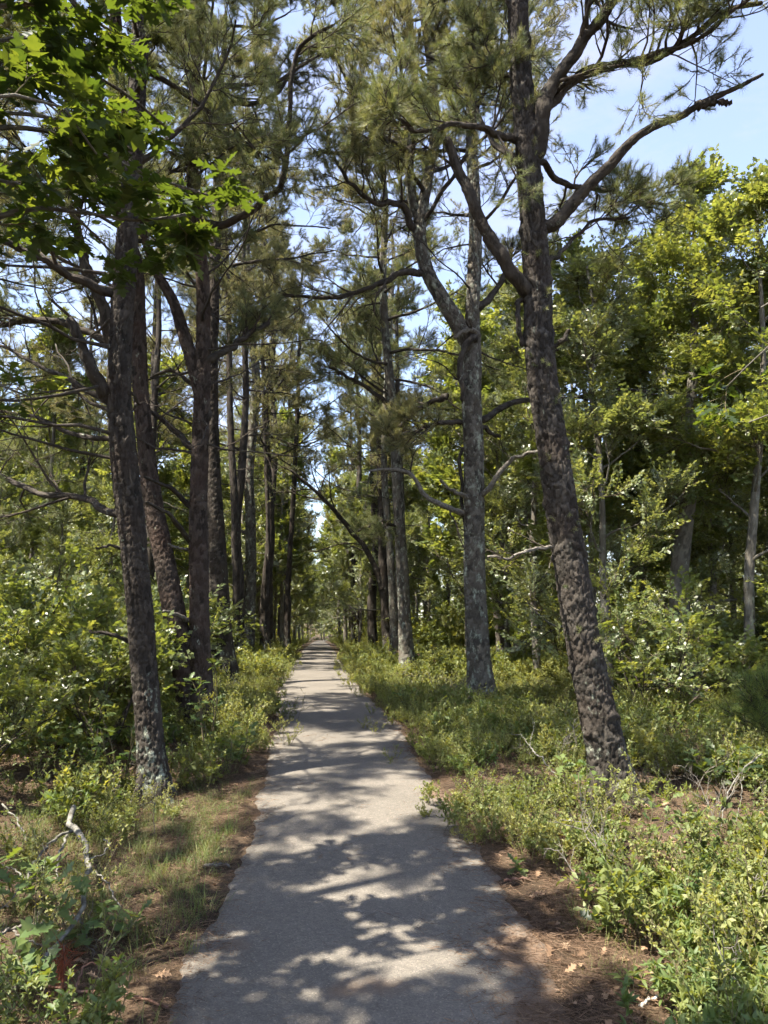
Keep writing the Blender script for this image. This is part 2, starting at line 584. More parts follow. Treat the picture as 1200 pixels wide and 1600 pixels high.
def ground_material():
    m, t, out = new_mat('forest_floor')
    tc = nd(t, 'ShaderNodeTexCoord')
    n1 = nd(t, 'ShaderNodeTexNoise', Scale=1.1, Detail=5.0)
    n2 = nd(t, 'ShaderNodeTexNoise', Scale=38.0, Detail=6.0, Roughness=0.75)
    t.links.new(tc.outputs['Object'], n1.inputs['Vector'])
    t.links.new(tc.outputs['Object'], n2.inputs['Vector'])
    r1 = ramp(t, [(0.35, (0.052, 0.040, 0.029)), (0.65, (0.098, 0.071, 0.049))])
    t.links.new(n1.outputs['Fac'], r1.inputs['Fac'])
    r2 = ramp(t, [(0.3, (0.45, 0.42, 0.40)), (0.7, (1.45, 1.4, 1.3))])
    t.links.new(n2.outputs['Fac'], r2.inputs['Fac'])
    mu = nd(t, 'ShaderNodeMixRGB', blend_type='MULTIPLY')
    mu.inputs['Fac'].default_value = 1
    t.links.new(r1.outputs['Color'], mu.inputs['Color1'])
    t.links.new(r2.outputs['Color'], mu.inputs['Color2'])
    p = nd(t, 'ShaderNodeBsdfPrincipled', Roughness=0.95)
    p.inputs['Specular IOR Level'].default_value = 0.1
    t.links.new(mu.outputs['Color'], p.inputs['Base Color'])
    bm = nd(t, 'ShaderNodeBump', Strength=0.8, Distance=0.02)
    t.links.new(n2.outputs['Fac'], bm.inputs['Height'])
    t.links.new(bm.outputs[0], p.inputs['Normal'])
    t.links.new(p.outputs[0], out.inputs['Surface'])
    return m


def asphalt_material():
    m, t, out = new_mat('asphalt')
    tc = nd(t, 'ShaderNodeTexCoord')
    big = nd(t, 'ShaderNodeTexNoise', Scale=0.9, Detail=5.0, Roughness=0.6)
    mid = nd(t, 'ShaderNodeTexNoise', Scale=26.0, Detail=4.0, Roughness=0.7)
    agg = nd(t, 'ShaderNodeTexVoronoi', Scale=150.0)
    for n in (big, mid, agg):
        t.links.new(tc.outputs['Object'], n.inputs['Vector'])
    r = ramp(t, [(0.3, (0.114, 0.102, 0.086)), (0.7, (0.153, 0.136, 0.114))])
    t.links.new(big.outputs['Fac'], r.inputs['Fac'])
    rm = ramp(t, [(0.3, (0.85, 0.85, 0.85)), (0.7, (1.14, 1.14, 1.14))])
    t.links.new(mid.outputs['Fac'], rm.inputs['Fac'])
    mu = nd(t, 'ShaderNodeMixRGB', blend_type='MULTIPLY')
    mu.inputs['Fac'].default_value = 1
    t.links.new(r.outputs['Color'], mu.inputs['Color1'])
    t.links.new(rm.outputs['Color'], mu.inputs['Color2'])
    sep = nd(t, 'ShaderNodeSeparateColor')
    t.links.new(agg.outputs['Color'], sep.inputs['Color'])
    ra = ramp(t, [(0.0, (0.6, 0.6, 0.62)), (0.75, (1.0, 1.0, 1.0)), (0.95, (1.2, 1.18, 1.15)), (1.0, (1.9, 1.85, 1.8))])
    t.links.new(sep.outputs[0], ra.inputs['Fac'])
    mu2 = nd(t, 'ShaderNodeMixRGB', blend_type='MULTIPLY')
    mu2.inputs['Fac'].default_value = 0.6
    t.links.new(mu.outputs['Color'], mu2.inputs['Color1'])
    t.links.new(ra.outputs['Color'], mu2.inputs['Color2'])
    cr = nd(t, 'ShaderNodeTexVoronoi', feature='DISTANCE_TO_EDGE', Scale=0.75)
    cw = nd(t, 'ShaderNodeTexNoise', Scale=5.0, Detail=4.0)
    t.links.new(tc.outputs['Object'], cw.inputs['Vector'])
    cm = nd(t, 'ShaderNodeMixRGB', blend_type='LINEAR_LIGHT')
    cm.inputs['Fac'].default_value = 0.22
    t.links.new(tc.outputs['Object'], cm.inputs['Color1'])
    t.links.new(cw.outputs['Color'], cm.inputs['Color2'])
    t.links.new(cm.outputs['Color'], cr.inputs['Vector'])
    rc = ramp(t, [(0.0, (0.45, 0.43, 0.40)), (0.006, (1.0, 1.0, 1.0))])
    t.links.new(cr.outputs['Distance'], rc.inputs['Fac'])
    mu3 = nd(t, 'ShaderNodeMixRGB', blend_type='MULTIPLY')
    mu3.inputs['Fac'].default_value = 0.35
    t.links.new(mu2.outputs['Color'], mu3.inputs['Color1'])
    t.links.new(rc.outputs['Color'], mu3.inputs['Color2'])
    mu2 = mu3
    # rust-brown dust of crushed needles: attribute on the sheet, broken up by noise
    at_ = nd(t, 'ShaderNodeAttribute', attribute_name='dust')
    dn = nd(t, 'ShaderNodeTexNoise', Scale=6.0, Detail=6.0, Roughness=0.7)
    t.links.new(tc.outputs['Object'], dn.inputs['Vector'])
    ad = nd(t, 'ShaderNodeMath', operation='MULTIPLY_ADD')
    ad.inputs[1].default_value = 1.0
    ad.inputs[2].default_value = -0.5
    t.links.new(dn.outputs['Fac'], ad.inputs[0])
    ad2 = nd(t, 'ShaderNodeMath', operation='ADD')
    t.links.new(ad.outputs[0], ad2.inputs[0])
    t.links.new(at_.outputs['Fac'], ad2.inputs[1])
    rd = ramp(t, [(0.35, (0, 0, 0)), (0.85, (0.85, 0.85, 0.85))])
    t.links.new(ad2.outputs[0], rd.inputs['Fac'])
    mx = nd(t, 'ShaderNodeMixRGB')
    mx.inputs['Color2'].default_value = (0.13, 0.085, 0.055, 1)
    t.links.new(rd.outputs['Color'], mx.inputs['Fac'])
    t.links.new(mu2.outputs['Color'], mx.inputs['Color1'])
    p = nd(t, 'ShaderNodeBsdfPrincipled', Roughness=0.85)
    p.inputs['Specular IOR Level'].default_value = 0.25
    t.links.new(mx.outputs['Color'], p.inputs['Base Color'])
    bm = nd(t, 'ShaderNodeBump', Strength=0.55, Distance=0.006)
    t.links.new(agg.outputs['Distance'], bm.inputs['Height'])
    t.links.new(bm.outputs[0], p.inputs['Normal'])
    t.links.new(p.outputs[0], out.inputs['Surface'])
    return m


M['ground'] = ground_material()
M['asphalt'] = asphalt_material()

# ------------------------------------------------------------------ ground and path
def warp(lo, hi, fine, n, c):
    """grid lines dense around c, sparse away from it"""
    s = np.linspace(-1, 1, n)
    g = fine * np.sinh(s * 7.2) / math.sinh(7.2) * 1.0
    return g


def build_ground():
    s = np.linspace(-1, 1, 241)
    xs = np.sign(s) * (np.expm1(np.abs(s) * 5.2) / math.expm1(5.2)) * 600 * 0.5 + s * 12
    s = np.linspace(0, 1, 421)
    ys = -14 + s * 24 + (np.expm1(s * 6.0) / math.expm1(6.0)) * 900
    X, Y = np.meshgrid(xs, ys)
    X = X + path_x(np.minimum(Y, 120)) * np.exp(-np.abs(X) / 30)
    Z = H(X, np.minimum(Y, 290))
    nx, ny = len(xs), len(ys)
    i = np.arange(ny - 1)[:, None] * nx + np.arange(nx - 1)[None]
    Q = np.stack([i, i + 1, i + nx + 1, i + nx], -1).reshape(-1, 4)
    me = make_mesh('ground', np.stack([X, Y, Z], -1).reshape(-1, 3), Q, M['ground'])
    o = link('ground', me)
    tag(o, 'brown forest floor of needles and leaf litter', 'ground', kind='structure')


def build_path():
    ys = np.concatenate([np.arange(-8, 3, 0.25), np.arange(3, 14, 0.05), np.arange(14, 40, 0.2), np.arange(40, 135, 1.0)])
    nx = 33
    u = np.linspace(-1, 1, nx)
    rs = np.random.default_rng(5)
    jl = 0.035 * vnoise(ys * 3.1, ys * 0 + 1, 31) + 0.02 * vnoise(ys * 11, ys * 0, 32) + 0.012 * rs.normal(0, 1, len(ys)) * (ys < 16)
    jr = 0.05 * vnoise(ys * 2.3, ys * 0 + 1, 33) + 0.03 * vnoise(ys * 9, ys * 0, 34) + 0.015 * rs.normal(0, 1, len(ys)) * (ys < 16)
    wl = PATH_W / 2 + jl + .07 * np.exp(-((ys - 2.6) / 1.3) ** 2)
    wr = PATH_W / 2 + jr + .05 * np.exp(-((ys - 2.6) / 1.3) ** 2)
    X = path_x(ys)[:, None] + np.where(u[None] < 0, wl[:, None] * u[None], wr[:, None] * u[None])
    Y = np.repeat(ys[:, None], nx, 1)
    base = np.interp(Y, _ty, _tv)
    Z = base + 0.012 + 0.012 * (1 - u[None] ** 2) + 0.003 * vnoise(X * 4, Y * 4, 41)
    edge = np.abs(u[None]) > 0.99
    Z = np.where(edge, base - 0.05, Z)
    # dust towards the edges, wider on the right near the viewer, with two blots
    dl = np.abs(X - (path_x(Y) - wl[:, None]))
    dr = np.abs(X - (path_x(Y) + wr[:, None]))
    dust = 0.95 * np.exp(-dl / 0.045) + 0.95 * np.exp(-dr / (0.05 + 0.05 * np.exp(-((Y - 4.2) / 1.2) ** 2)))
    for px, py, a, b, s_ in ((800, 1490, .12, .18, 1.1), (690, 1240, .18, .30, .95), (600, 1550, .22, .12, .62), (370, 1480, .12, .12, .62), (840, 1590, .16, .2, .9), (525, 1560, .10, .1, .4)):
        g = ground_at(px, py)
        dust += s_ * np.exp(-((X - g[0]) / a) ** 2 - ((Y - g[1]) / b) ** 2)
    i = np.arange(len(ys) - 1)[:, None] * nx + np.arange(nx - 1)[None]
    Q = np.stack([i, i + 1, i + nx + 1, i + nx], -1).reshape(-1, 4)
    me = make_mesh('path', np.stack([X, Y, Z], -1).reshape(-1, 3), Q, M['asphalt'], attrs={'dust': dust.ravel()})
    o = link('path', me)
    tag(o, 'narrow worn grey asphalt path running straight into the wood', 'path', kind='structure')


build_ground()
build_path()

# ------------------------------------------------------------------ leaves, tufts and sprays
OAK_X = np.array([0, .14, .22, .30, .35, .46, .56, .58, .64, .76, .82, .90, 1.0])
OAK_W = np.array([.008, .012, .10, .22, .09, .12, .36, .15, .13, .29, .10, .13, .0])
MID_X = np.array([0, .18, .32, .42, .60, .70, 1.0])
MID_W = np.array([.01, .06, .22, .10, .35, .20, .0])


def leaf_template(X, W, fold=0.22, curl=0.10):
    k = len(X)
    mid = np.stack([X, X * 0, -curl * (X - 0.35) ** 2], 1)
    lobes = np.where(W > 0.2, 0.05, 0)
    lf = np.stack([X + lobes, W, mid[:, 2] + fold * W - 0.35 * W * W], 1)
    rt = np.stack([X + lobes, -W, mid[:, 2] + fold * W - 0.35 * W * W], 1)
    V = np.concatenate([mid, lf, rt])
    i = np.arange(k - 1)
    Q = np.concatenate([np.stack([i, i + 1, k + i + 1, k + i], 1), np.stack([i + 1, i, 2 * k + i, 2 * k + i + 1], 1)])
    return V, Q


LEAF_OAK = leaf_template(OAK_X, OAK_W)
LEAF_MID = leaf_template(MID_X, MID_W)
LEAF_FAR = leaf_template(np.array([0, .2, .6, 1.0]), np.array([.02, .2, .3, 0]), 0.25)
LEAF_OVAL = leaf_template(np.array([0, .5, 1.0]), np.array([.03, .24, 0]), 0.3)
LEAF_LANCE = leaf_template(np.array([0, .35, .7, 1.0]), np.array([.02, .16, .12, 0]), 0.35, 0.25)


def basis(d, n):
    d = norm(d)
    z = norm(n - (n * d).sum(-1, keepdims=True) * d)
    y = np.cross(z, d)
    return np.stack([d, y, z], -1)         # columns


def put_leaves(geo, tpl, pos, d, n, size, m=0):
    V, Q = tpl
    B = basis(d, n)
    P = np.einsum('nij,kj->nki', B, V) * np.asarray(size)[:, None, None] + pos[:, None]
    k = len(V)
    QQ = (Q[None] + (np.arange(len(pos)) * k)[:, None, None]).reshape(-1, 4)
    geo.add(P.reshape(-1, 3), quads=QQ, m=m)


def needles(geo, pos, d, length, width, rs, m=0):
    """one thin triangle for each needle, a little bent"""
    N = len(pos)
    d = norm(d)
    side = norm(np.cross(d, rs.normal(0, 1, (N, 3))))
    bend = rs.normal(0, 0.10, (N, 3)) * length[:, None]
    a = pos + side * width / 2
    b = pos - side * width / 2
    c = pos + d * length[:, None] + bend
    V = np.stack([a, b, c], 1).reshape(-1, 3)
    T = np.arange(3 * N).reshape(N, 3)
    geo.add(V, tris=T, m=m)


PROTO = {}


def proto(fam, name, geo, mats):
    o = bpy.data.objects.new('proto_' + name, geo.mesh(name, mats))   # not linked: only a source of geometry
    PROTO.setdefault(fam, []).append(o)


def tuft_proto(fam, i, mat, seed, nn=84, ln=(0.045, 0.08), shoot=0.13, w=0.0026, tight=(25, 88)):
    rs = np.random.default_rng(seed)
    g = Geo()
    t = rs.random(nn) ** 0.7
    a = np.radians(rs.uniform(tight[0], tight[1], nn)) * (1.15 - 0.55 * t)
    ph = rs.uniform(0, 2 * PI, nn)
    d = np.stack([np.cos(a), np.sin(a) * np.cos(ph), np.sin(a) * np.sin(ph)], 1)
    pos = np.stack([t * shoot, 0 * t, 0.02 * np.sin(t * 3)], 1)
    needles(g, pos, d, rs.uniform(ln[0], ln[1], nn), w, rs)
    V, Q = tubes(np.array([[[-.02, 0, 0], [shoot * .5, 0, .012], [shoot, 0, 0.004]]]), np.array([[.004, .0035, .002]]), 3)
    g.add(V, Q, m=1)
    proto(fam, f'{fam}_{i}', g, [mat, M['twig']])


for i in range(4):
    tuft_proto('tuft', i, M['needle'], 100 + i)
    tuft_proto('tuft_olive', i, M['needle_olive'], 120 + i, nn=80)
    tuft_proto('tuft_soft', i, M['herb_leaf'], 140 + i, nn=60, ln=(0.07, 0.10), shoot=0.16, w=0.0024)


def spray_proto(fam, i, tpl, mat, seed, n=17, size=(0.065, 0.112), length=0.36, spread=1.0):
    """a leafy oak shoot along +X, leaves held roughly level"""
    rs = np.random.default_rng(seed)
    g = Geo()
    K = 6
    ax = np.zeros((1, K, 3))
    ax[0, :, 0] = np.linspace(0, length, K)
    ax[0, :, 1] = np.cumsum(rs.normal(0, 0.018, K))
    ax[0, :, 2] = np.cumsum(rs.normal(0.0, 0.014, K))
    V, Q = tubes(ax, np.linspace(.005, .0018, K)[None], 3)
    g.add(V, Q, m=1)
    t = np.clip(np.linspace(0.12, 1.0, n) + rs.normal(0, .03, n), 0, 1)
    t[-4:] = rs.uniform(0.93, 1, 4)
    p, tan = along(np.repeat(ax, n, 0), t)
    side = np.where(np.arange(n) % 2, 1, -1) * rs.uniform(.6, 1.2, n)
    a = np.radians(58) * side * spread
    a[-4:] = np.radians([-70, -22, 25, 72]) + rs.normal(0, .15, 4)
    d = np.stack([np.cos(a), np.sin(a), rs.normal(-0.12, 0.30, n)], 1)
    nrm = np.stack([rs.normal(0, .35, n), rs.normal(0, .35, n), np.ones(n)], 1)
    put_leaves(g, tpl, p, d, nrm, rs.uniform(size[0], size[1], n))
    proto(fam, f'{fam}_{i}', g, [mat, M['stem']])


M['oak_leaf_pale'] = leaf_mat('oak_leaf_pale', [(0.095, 0.125, 0.060), (0.140, 0.165, 0.078), (0.200, 0.215, 0.105)], 0.42, (1.8, 1.65, .65), .34, .6)
for i in range(5):
    spray_proto('spray_pale', i, LEAF_MID, M['oak_leaf_pale'], 260 + i, n=20, size=(0.055, 0.095), length=0.40)
    spray_proto('spray', i, LEAF_MID, M['oak_leaf'], 200 + i)
    spray_proto('spray_far', i, LEAF_FAR, M['oak_leaf'], 220 + i, n=19, size=(0.08, 0.125), length=0.46)
    spray_proto('spray_dark', i, LEAF_OAK, M['oak_leaf_dark'], 240 + i, n=9, size=(0.11, 0.16), length=0.34)


def bush_proto(fam, i, tpl, mat, seed, stems=9, h=(0.16, 0.42), per=22, size=(0.018, 0.034), lean=0.5, whorl=False):
    """a low bush on +Z with many small leaves"""
    rs = np.random.default_rng(seed)
    g = Geo()
    st = np.stack([rs.normal(0, .05, stems), rs.normal(0, .05, stems), np.zeros(stems) - 0.02], 1)
    az = rs.uniform(0, 2 * PI, stems)
    d = np.stack([lean * np.cos(az), lean * np.sin(az), np.ones(stems)], 1)
    P = grow(st, d, rs.uniform(h[0], h[1], stems) * 1.1, 5, 0.10, 0.02, rs)
    S1, _ = side_shoots(P, np.full((stems, 5), .003), 4, 0.35, (0.25, 0.5), (30, 65), 0.15, 4, 0.12, rs)
    for A, r in ((P, .0028), (S1, .0016)):
        V, Q = tubes(A, np.full(A.shape[:2], r) * np.linspace(1, .5, A.shape[1])[None], 3)
        g.add(V, Q, m=1)
    for A, k, t0 in ((P, per, 0.35), (S1, max(4, per // 2), 0.15)):
        idx = np.repeat(np.arange(len(A)), k)
        n = len(idx)
        t = t0 + (1 - t0) * rs.random(n)
        if whorl:
            t = np.clip(1 - 0.5 * rs.random(n) ** 2.2, 0, 1)
        p, tan = along(A[idx], t)
        o = rs.normal(0, 1, (n, 3))
        d = norm(tan * 0.55 + norm(o) * 0.95 + np.array([0, 0, 0.10]))
        nr = np.stack([rs.normal(0, .5, n), rs.normal(0, .5, n), np.ones(n)], 1)
        put_leaves(g, tpl, p, d, nr, rs.uniform(size[0], size[1], n))
    proto(fam, f'{fam}_{i}', g, [mat, M['stem']])


for i in range(5):
    bush_proto('bush', i, LEAF_OVAL, M['shrub_leaf'], 300 + i, per=(22, 18, 24, 13, 20)[i], size=((.018, .034), (.024, .044), (.015, .028), (.032, .058), (.02, .038))[i], h=((.16, .42), (.12, .34), (.2, .5), (.14, .4), (.1, .3))[i])
    bush_proto('herb', i, LEAF_LANCE, M['herb_leaf'], 320 + i, stems=5, h=(0.14, 0.34), per=14, size=(0.035, 0.075), whorl=True)
for i in range(4):
    bush_proto('bush_far', i, LEAF_OVAL, M['shrub_leaf'], 340 + i, stems=10, h=(0.25, 0.60), per=16, size=(0.04, 0.065), lean=0.7)


def grass_proto(i, seed):
    rs = np.random.default_rng(seed)
    g = Geo()
    n = 30
    pos = np.stack([rs.normal(0, .05, n), rs.normal(0, .05, n), np.zeros(n) - .005], 1)
    az = rs.uniform(0, 2 * PI, n)
    le = rs.uniform(.2, 1.2, n)
    d = norm(np.stack([le * np.cos(az), le * np.sin(az), np.ones(n)], 1))
    L = rs.uniform(.06, .17, n)
    mid = pos + d * L[:, None] * .6
    d2 = norm(d + np.stack([.8 * np.cos(az), .8 * np.sin(az), -.4 * np.ones(n)], 1) * le[:, None])
    tip = mid + d2 * L[:, None] * .5
    s = norm(np.cross(d, [0, 0, 1.0])) * .0016
    V = np.stack([pos + s, pos - s, mid + s * .8, mid - s * .8, tip], 1).reshape(-1, 3)
    b = np.arange(n) * 5
    g.add(V, np.stack([b, b + 1, b + 3, b + 2], 1), np.stack([b + 2, b + 3, b + 4], 1))
    proto('grass', f'grass_{i}', g, [M['grass']])


def litter_proto(i, seed):
    rs = np.random.default_rng(seed)
    g = Geo()
    n = 46
    pos = np.stack([rs.normal(0, .10, n), rs.normal(0, .10, n), rs.uniform(.002, .012, n)], 1)
    az = rs.uniform(0, 2 * PI, n)
    d = np.stack([np.cos(az), np.sin(az), rs.normal(0.0, .07, n)], 1)
    needles(g, pos, d, rs.uniform(.05, .10, n), .0026, rs)
    proto('litter', f'litter_{i}', g, [M['needle_dead']])


def dry_proto(i, seed):
    rs = np.random.default_rng(seed)
    g = Geo()
    V, Q = leaf_template(OAK_X, OAK_W, 0.5 * rs.random() + .1, 0.5 * rs.random())
    V = V.copy()
    V[:, 2] += 0.12 + 0.06 * np.sin(V[:, 0] * 7 + seed)
    g.add(V * 0.085, Q)
    proto('dry', f'dry_{i}', g, [M['dry_leaf']])


for i in range(4):
    grass_proto(i, 400 + i)
    litter_proto(i, 420 + i)
    dry_proto(i, 440 + i)



def deadtwig_proto(i, seed):
    rs = np.random.default_rng(seed)
    g = Geo()
    A = grow(np.zeros((1, 3)), np.array([[.5, 0, 1.0]]), np.array([.42]), 8, .16, 0, rs)
    B, _ = side_shoots(A, np.full((1, 8), .004), 6, .25, (.3, .6), (30, 70), .1, 6, .18, rs)
    C, _ = side_shoots(B, np.full((6, 6), .002), 3, .3, (.3, .6), (30, 70), .1, 4, .18, rs)
    for P, r in ((A, .0045), (B, .0026), (C, .0016)):
        V, Q = tubes(P, np.full(P.shape[:2], r) * np.linspace(1, .45, P.shape[1])[None], 4)
        g.add(V, Q)
    proto('deadtwig', f'deadtwig_{i}', g, [M['dead']])


for i in range(4):
    deadtwig_proto(i, 460 + i)

GROUPS = {}


def scatter_group(fam):
    """geometry nodes that set the family's pieces on a mesh's points"""
    if fam in GROUPS:
        return GROUPS[fam]
    ng = bpy.data.node_groups.new('scatter_' + fam, 'GeometryNodeTree')
    ng.interface.new_socket('Geometry', in_out='INPUT', socket_type='NodeSocketGeometry')
    ng.interface.new_socket('Geometry', in_out='OUTPUT', socket_type='NodeSocketGeometry')
    gi = ng.nodes.new('NodeGroupInput')
    go = ng.nodes.new('NodeGroupOutput')
    jn = ng.nodes.new('GeometryNodeJoinGeometry')
    for o in PROTO[fam]:
        oi = ng.nodes.new('GeometryNodeObjectInfo')
        oi.inputs['Object'].default_value = o
        oi.inputs['As Instance'].default_value = False
        gt = ng.nodes.new('GeometryNodeGeometryToInstance')
        ng.links.new(oi.outputs['Geometry'], gt.inputs[0])
        ng.links.new(gt.outputs[0], jn.inputs[0])
    ip = ng.nodes.new('GeometryNodeInstanceOnPoints')
    ng.links.new(gi.outputs[0], ip.inputs['Points'])
    ng.links.new(jn.outputs[0], ip.inputs['Instance'])
    ip.inputs['Pick Instance'].default_value = True
    for nm, ty, sock in (('pick', 'INT', 'Instance Index'), ('rot', 'FLOAT_VECTOR', 'Rotation'), ('scl', 'FLOAT', 'Scale')):
        na = ng.nodes.new('GeometryNodeInputNamedAttribute')
        na.data_type = ty
        na.inputs['Name'].default_value = nm
        ng.links.new(na.outputs[0], ip.inputs[sock])
    ng.links.new(ip.outputs[0], go.inputs[0])
    GROUPS[fam] = ng
    return ng


def scatter(name, fam, pts, rot, scl, parent=None, seed=0, link_it=True):
    rs = np.random.default_rng(seed)
    pick = rs.integers(0, len(PROTO[fam]), len(pts))
    me = make_mesh(name, pts, [], [o.data.materials[0] for o in PROTO[fam][:1]], attrs={'pick': pick, 'rot': rot, 'scl': np.asarray(scl, float)})
    o = link(name, me, parent, 'stuff')
    md = o.modifiers.new('scatter', 'NODES')
    md.node_group = scatter_group(fam)
    return o


def tube_obj(name, P, R, S, mat, parent, off):
    """one limb as a mesh of its own, knobbly rather than machined"""
    P = np.asarray(P, float)
    rs = np.random.default_rng(int(abs(P.sum()) * 1000) % 99991)
    K = len(P)
    R = np.asarray(R, float).copy()
    sl = np.concatenate([[0], np.cumsum(np.linalg.norm(np.diff(P, axis=0), axis=1))])
    if name in ('branch', 'dead_branch', 'branch_stub', 'bare_branch') and parent is not None and len(parent.children):
        R = R * (1 + (0.5 if R[0] < .03 else .22) * np.exp(-sl / (2.2 * R[0] + .01)))
    if R[0] > 0.024 and S >= 7:
        n = int(max(10, np.linalg.norm(np.diff(P, axis=0), axis=1).sum() / 0.022))
        PR = catmull(np.column_stack([P - off, R]), n)
        PR[:, 3] *= 1 + 0.05 * np.repeat(rs.normal(0, 1, n // 4 + 1), 4)[:n]
        V, Q, A = bark_tube(PR[:, :3], np.maximum(.004, PR[:, 3]), 26, int(R[0] * 1e5) % 977, 0.007, 0.032)
        A['along'] = np.full(len(V), 9.0)
        V = np.vstack([V, PR[-1, :3] + norm(PR[-1, :3] - PR[-2, :3]) * PR[-1, 3] * .8])
        k_ = len(V) - 1
        Q = [Q, np.stack([k_ - 26 + np.arange(26), k_ - 26 + (np.arange(26) + 1) % 26, np.full(26, k_)], 1)]
        A = {q: np.append(v, v[-1]) for q, v in A.items()}
        return link(name, make_mesh(name, V, Q, mat, attrs=A), parent)
    V, Q = tubes((P - off)[None], (np.asarray(R) * (1 + 0.10 * rs.normal(0, 1, K)))[None], S)
    c = np.repeat(P - off, S, 0)
    V = c + (V - c) * (1 + 0.10 * rs.normal(0, 1, (len(V), 1)))
    V = np.vstack([V, P[-1] - off + norm(P[-1] - P[-2]) * R[-1]])
    k_ = len(V) - 1
    Q = [Q, np.stack([k_ - S + np.arange(S), k_ - S + (np.arange(S) + 1) % S, np.full(S, k_)], 1)]
    me = make_mesh(name, V, Q, mat, attrs={'plate': rs.random(len(V)), 'along': np.full(len(V), 9.0)})
    return link(name, me, parent)

# ------------------------------------------------------------------ trees
def stem_px(pts, Y, top=None, r_top=0.03, lean=(0, 0), ws=1.0):
    """a stem from photograph pixels: (px, py, width px[, extra Y])"""
    P, R = [], []
    for q in pts:
        y = Y + (q[3] if len(q) > 3 else 0)
        P.append(at(q[0], q[1], y))
        R.append(q[2] * 0.5 * ws * mpp(q[0], q[1], y))
    P, R = np.array(P), np.array(R)
    if top and P[-1, 2] < top:
        d = norm(P[-1] - P[-2])
        d = norm(d * 0.6 + np.array([lean[0], lean[1], 1.0]) * 0.8)
        n = max(2, int((top - P[-1, 2]) / 0.9))
        r0 = R[-1]
        base = P[-1].copy()
        for k in range(1, n + 1):
            f = k / n
            p = base + d * (top - base[2]) * f + np.array([0.10 * math.sin(k * 2.1 + base[0]), 0.10 * math.cos(k * 1.7), 0]) * f
            P = np.vstack([P, p])
            R = np.append(R, r0 * (1 - f) + r_top * f)
    return P, R


def stem_mesh(name, P, R, off, mat, parent, seg, ring, seed, depth, cell, flare, rings=0.0):
    L = np.linalg.norm(np.diff(P, axis=0), axis=1).sum()
    n = int(max(12, L / ring))
    PR = catmull(np.column_stack([P - off, R]), n)
    V, Q, A = bark_tube(PR[:, :3], np.maximum(0.012, PR[:, 3]), seg, seed, depth, cell, flare, rings)
    return link(name, make_mesh(name, V, Q, mat, attrs=A), parent)


def foliage(tree, limbs, off, fam, rs, per1=8, per2=6, extra=1, scale=(0.65, 1.15), t0=0.25, lf1=(.25, .5), lf2=(.3, .55), up=0.12, seed=0, crown_name='crown', twig_name='twigs', mat=None, fam_axis=True):
    """twigs and needle tufts or leaf sprays on live limbs (list of (P, R))"""
    if not limbs:
        return
    K = 12
    P = np.stack([catmull(p, K) for p, r in limbs]) - off
    R = np.stack([np.interp(np.linspace(0, 1, K), np.linspace(0, 1, len(r)), r) for p, r in limbs])
    S1, R1 = side_shoots(P, R, per1, t0, lf1, (32, 70), up, 6, 0.19 if fam.startswith('tuft') else 0.13, rs, 0.5)
    R1 = np.clip(R1, 0.004, 0.022)
    S2, R2 = side_shoots(S1, R1, per2, 0.2, lf2, (28, 62), up + 0.03, 4, 0.16, rs, 0.6, lmin=0.12)
    R2 = np.clip(R2, 0.0028, 0.009)
    g = Geo()
    V, Q = tubes(S1, R1, 4)
    g.add(V, Q)
    V, Q = tubes(S2, R2, 3)
    g.add(V, Q)
    link(twig_name, g.mesh(twig_name, [mat or M['twig']]), tree, 'stuff')
    pts, ds = [], []
    for A, ts in ((S2, [1.0] + list(np.linspace(0.45, 0.97, extra))), (S1, [1.0]), (P, [1.0])):
        for t in ts:
            p, d = along(A, np.full(len(A), t) - (0.12 * rs.random(len(A)) if t < 1 else 0))
            if t < 1:
                d = norm(d + 0.7 * rs.normal(0, 1, d.shape))
            pts.append(p)
            ds.append(norm(d + np.array([0, 0, 0.25])))
    pts, ds = np.concatenate(pts), np.concatenate(ds)
    n = len(pts)
    spin = rs.uniform(0, 2 * PI, n) if fam.startswith('tuft') else rs.normal(0, 0.45, n)
    scatter(crown_name, fam, pts, euler_to(ds, spin), rs.uniform(scale[0], scale[1], n), tree, seed)


def bare_twigs(tree, limbs, off, rs, per1=5, per2=4, mat=None, lf1=(.25, .5), drop=0.06):
    if not limbs:
        return
    K = 12
    P = np.stack([catmull(p, K) for p, r in limbs]) - off
    R = np.stack([np.interp(np.linspace(0, 1, K), np.linspace(0, 1, len(r)), r) for p, r in limbs])
    S1, R1 = side_shoots(P, R, per1, 0.2, lf1, (30, 75), 0.0, 7, 0.20, rs, 0.5, flat=0.8, drop=drop)
    S2, R2 = side_shoots(S1, R1, per2, 0.2, (.25, .55), (28, 70), 0.0, 5, 0.22, rs, 0.6, flat=0.9, drop=drop)
    g = Geo()
    V, Q = tubes(S1, np.clip(R1, .003, .014), 4)
    g.add(V, Q)
    V, Q = tubes(S2, np.clip(R2, .002, .006), 3)
    g.add(V, Q)
    link('dead_twigs', g.mesh('dead_twigs', [mat or M['twig']]), tree, 'stuff')


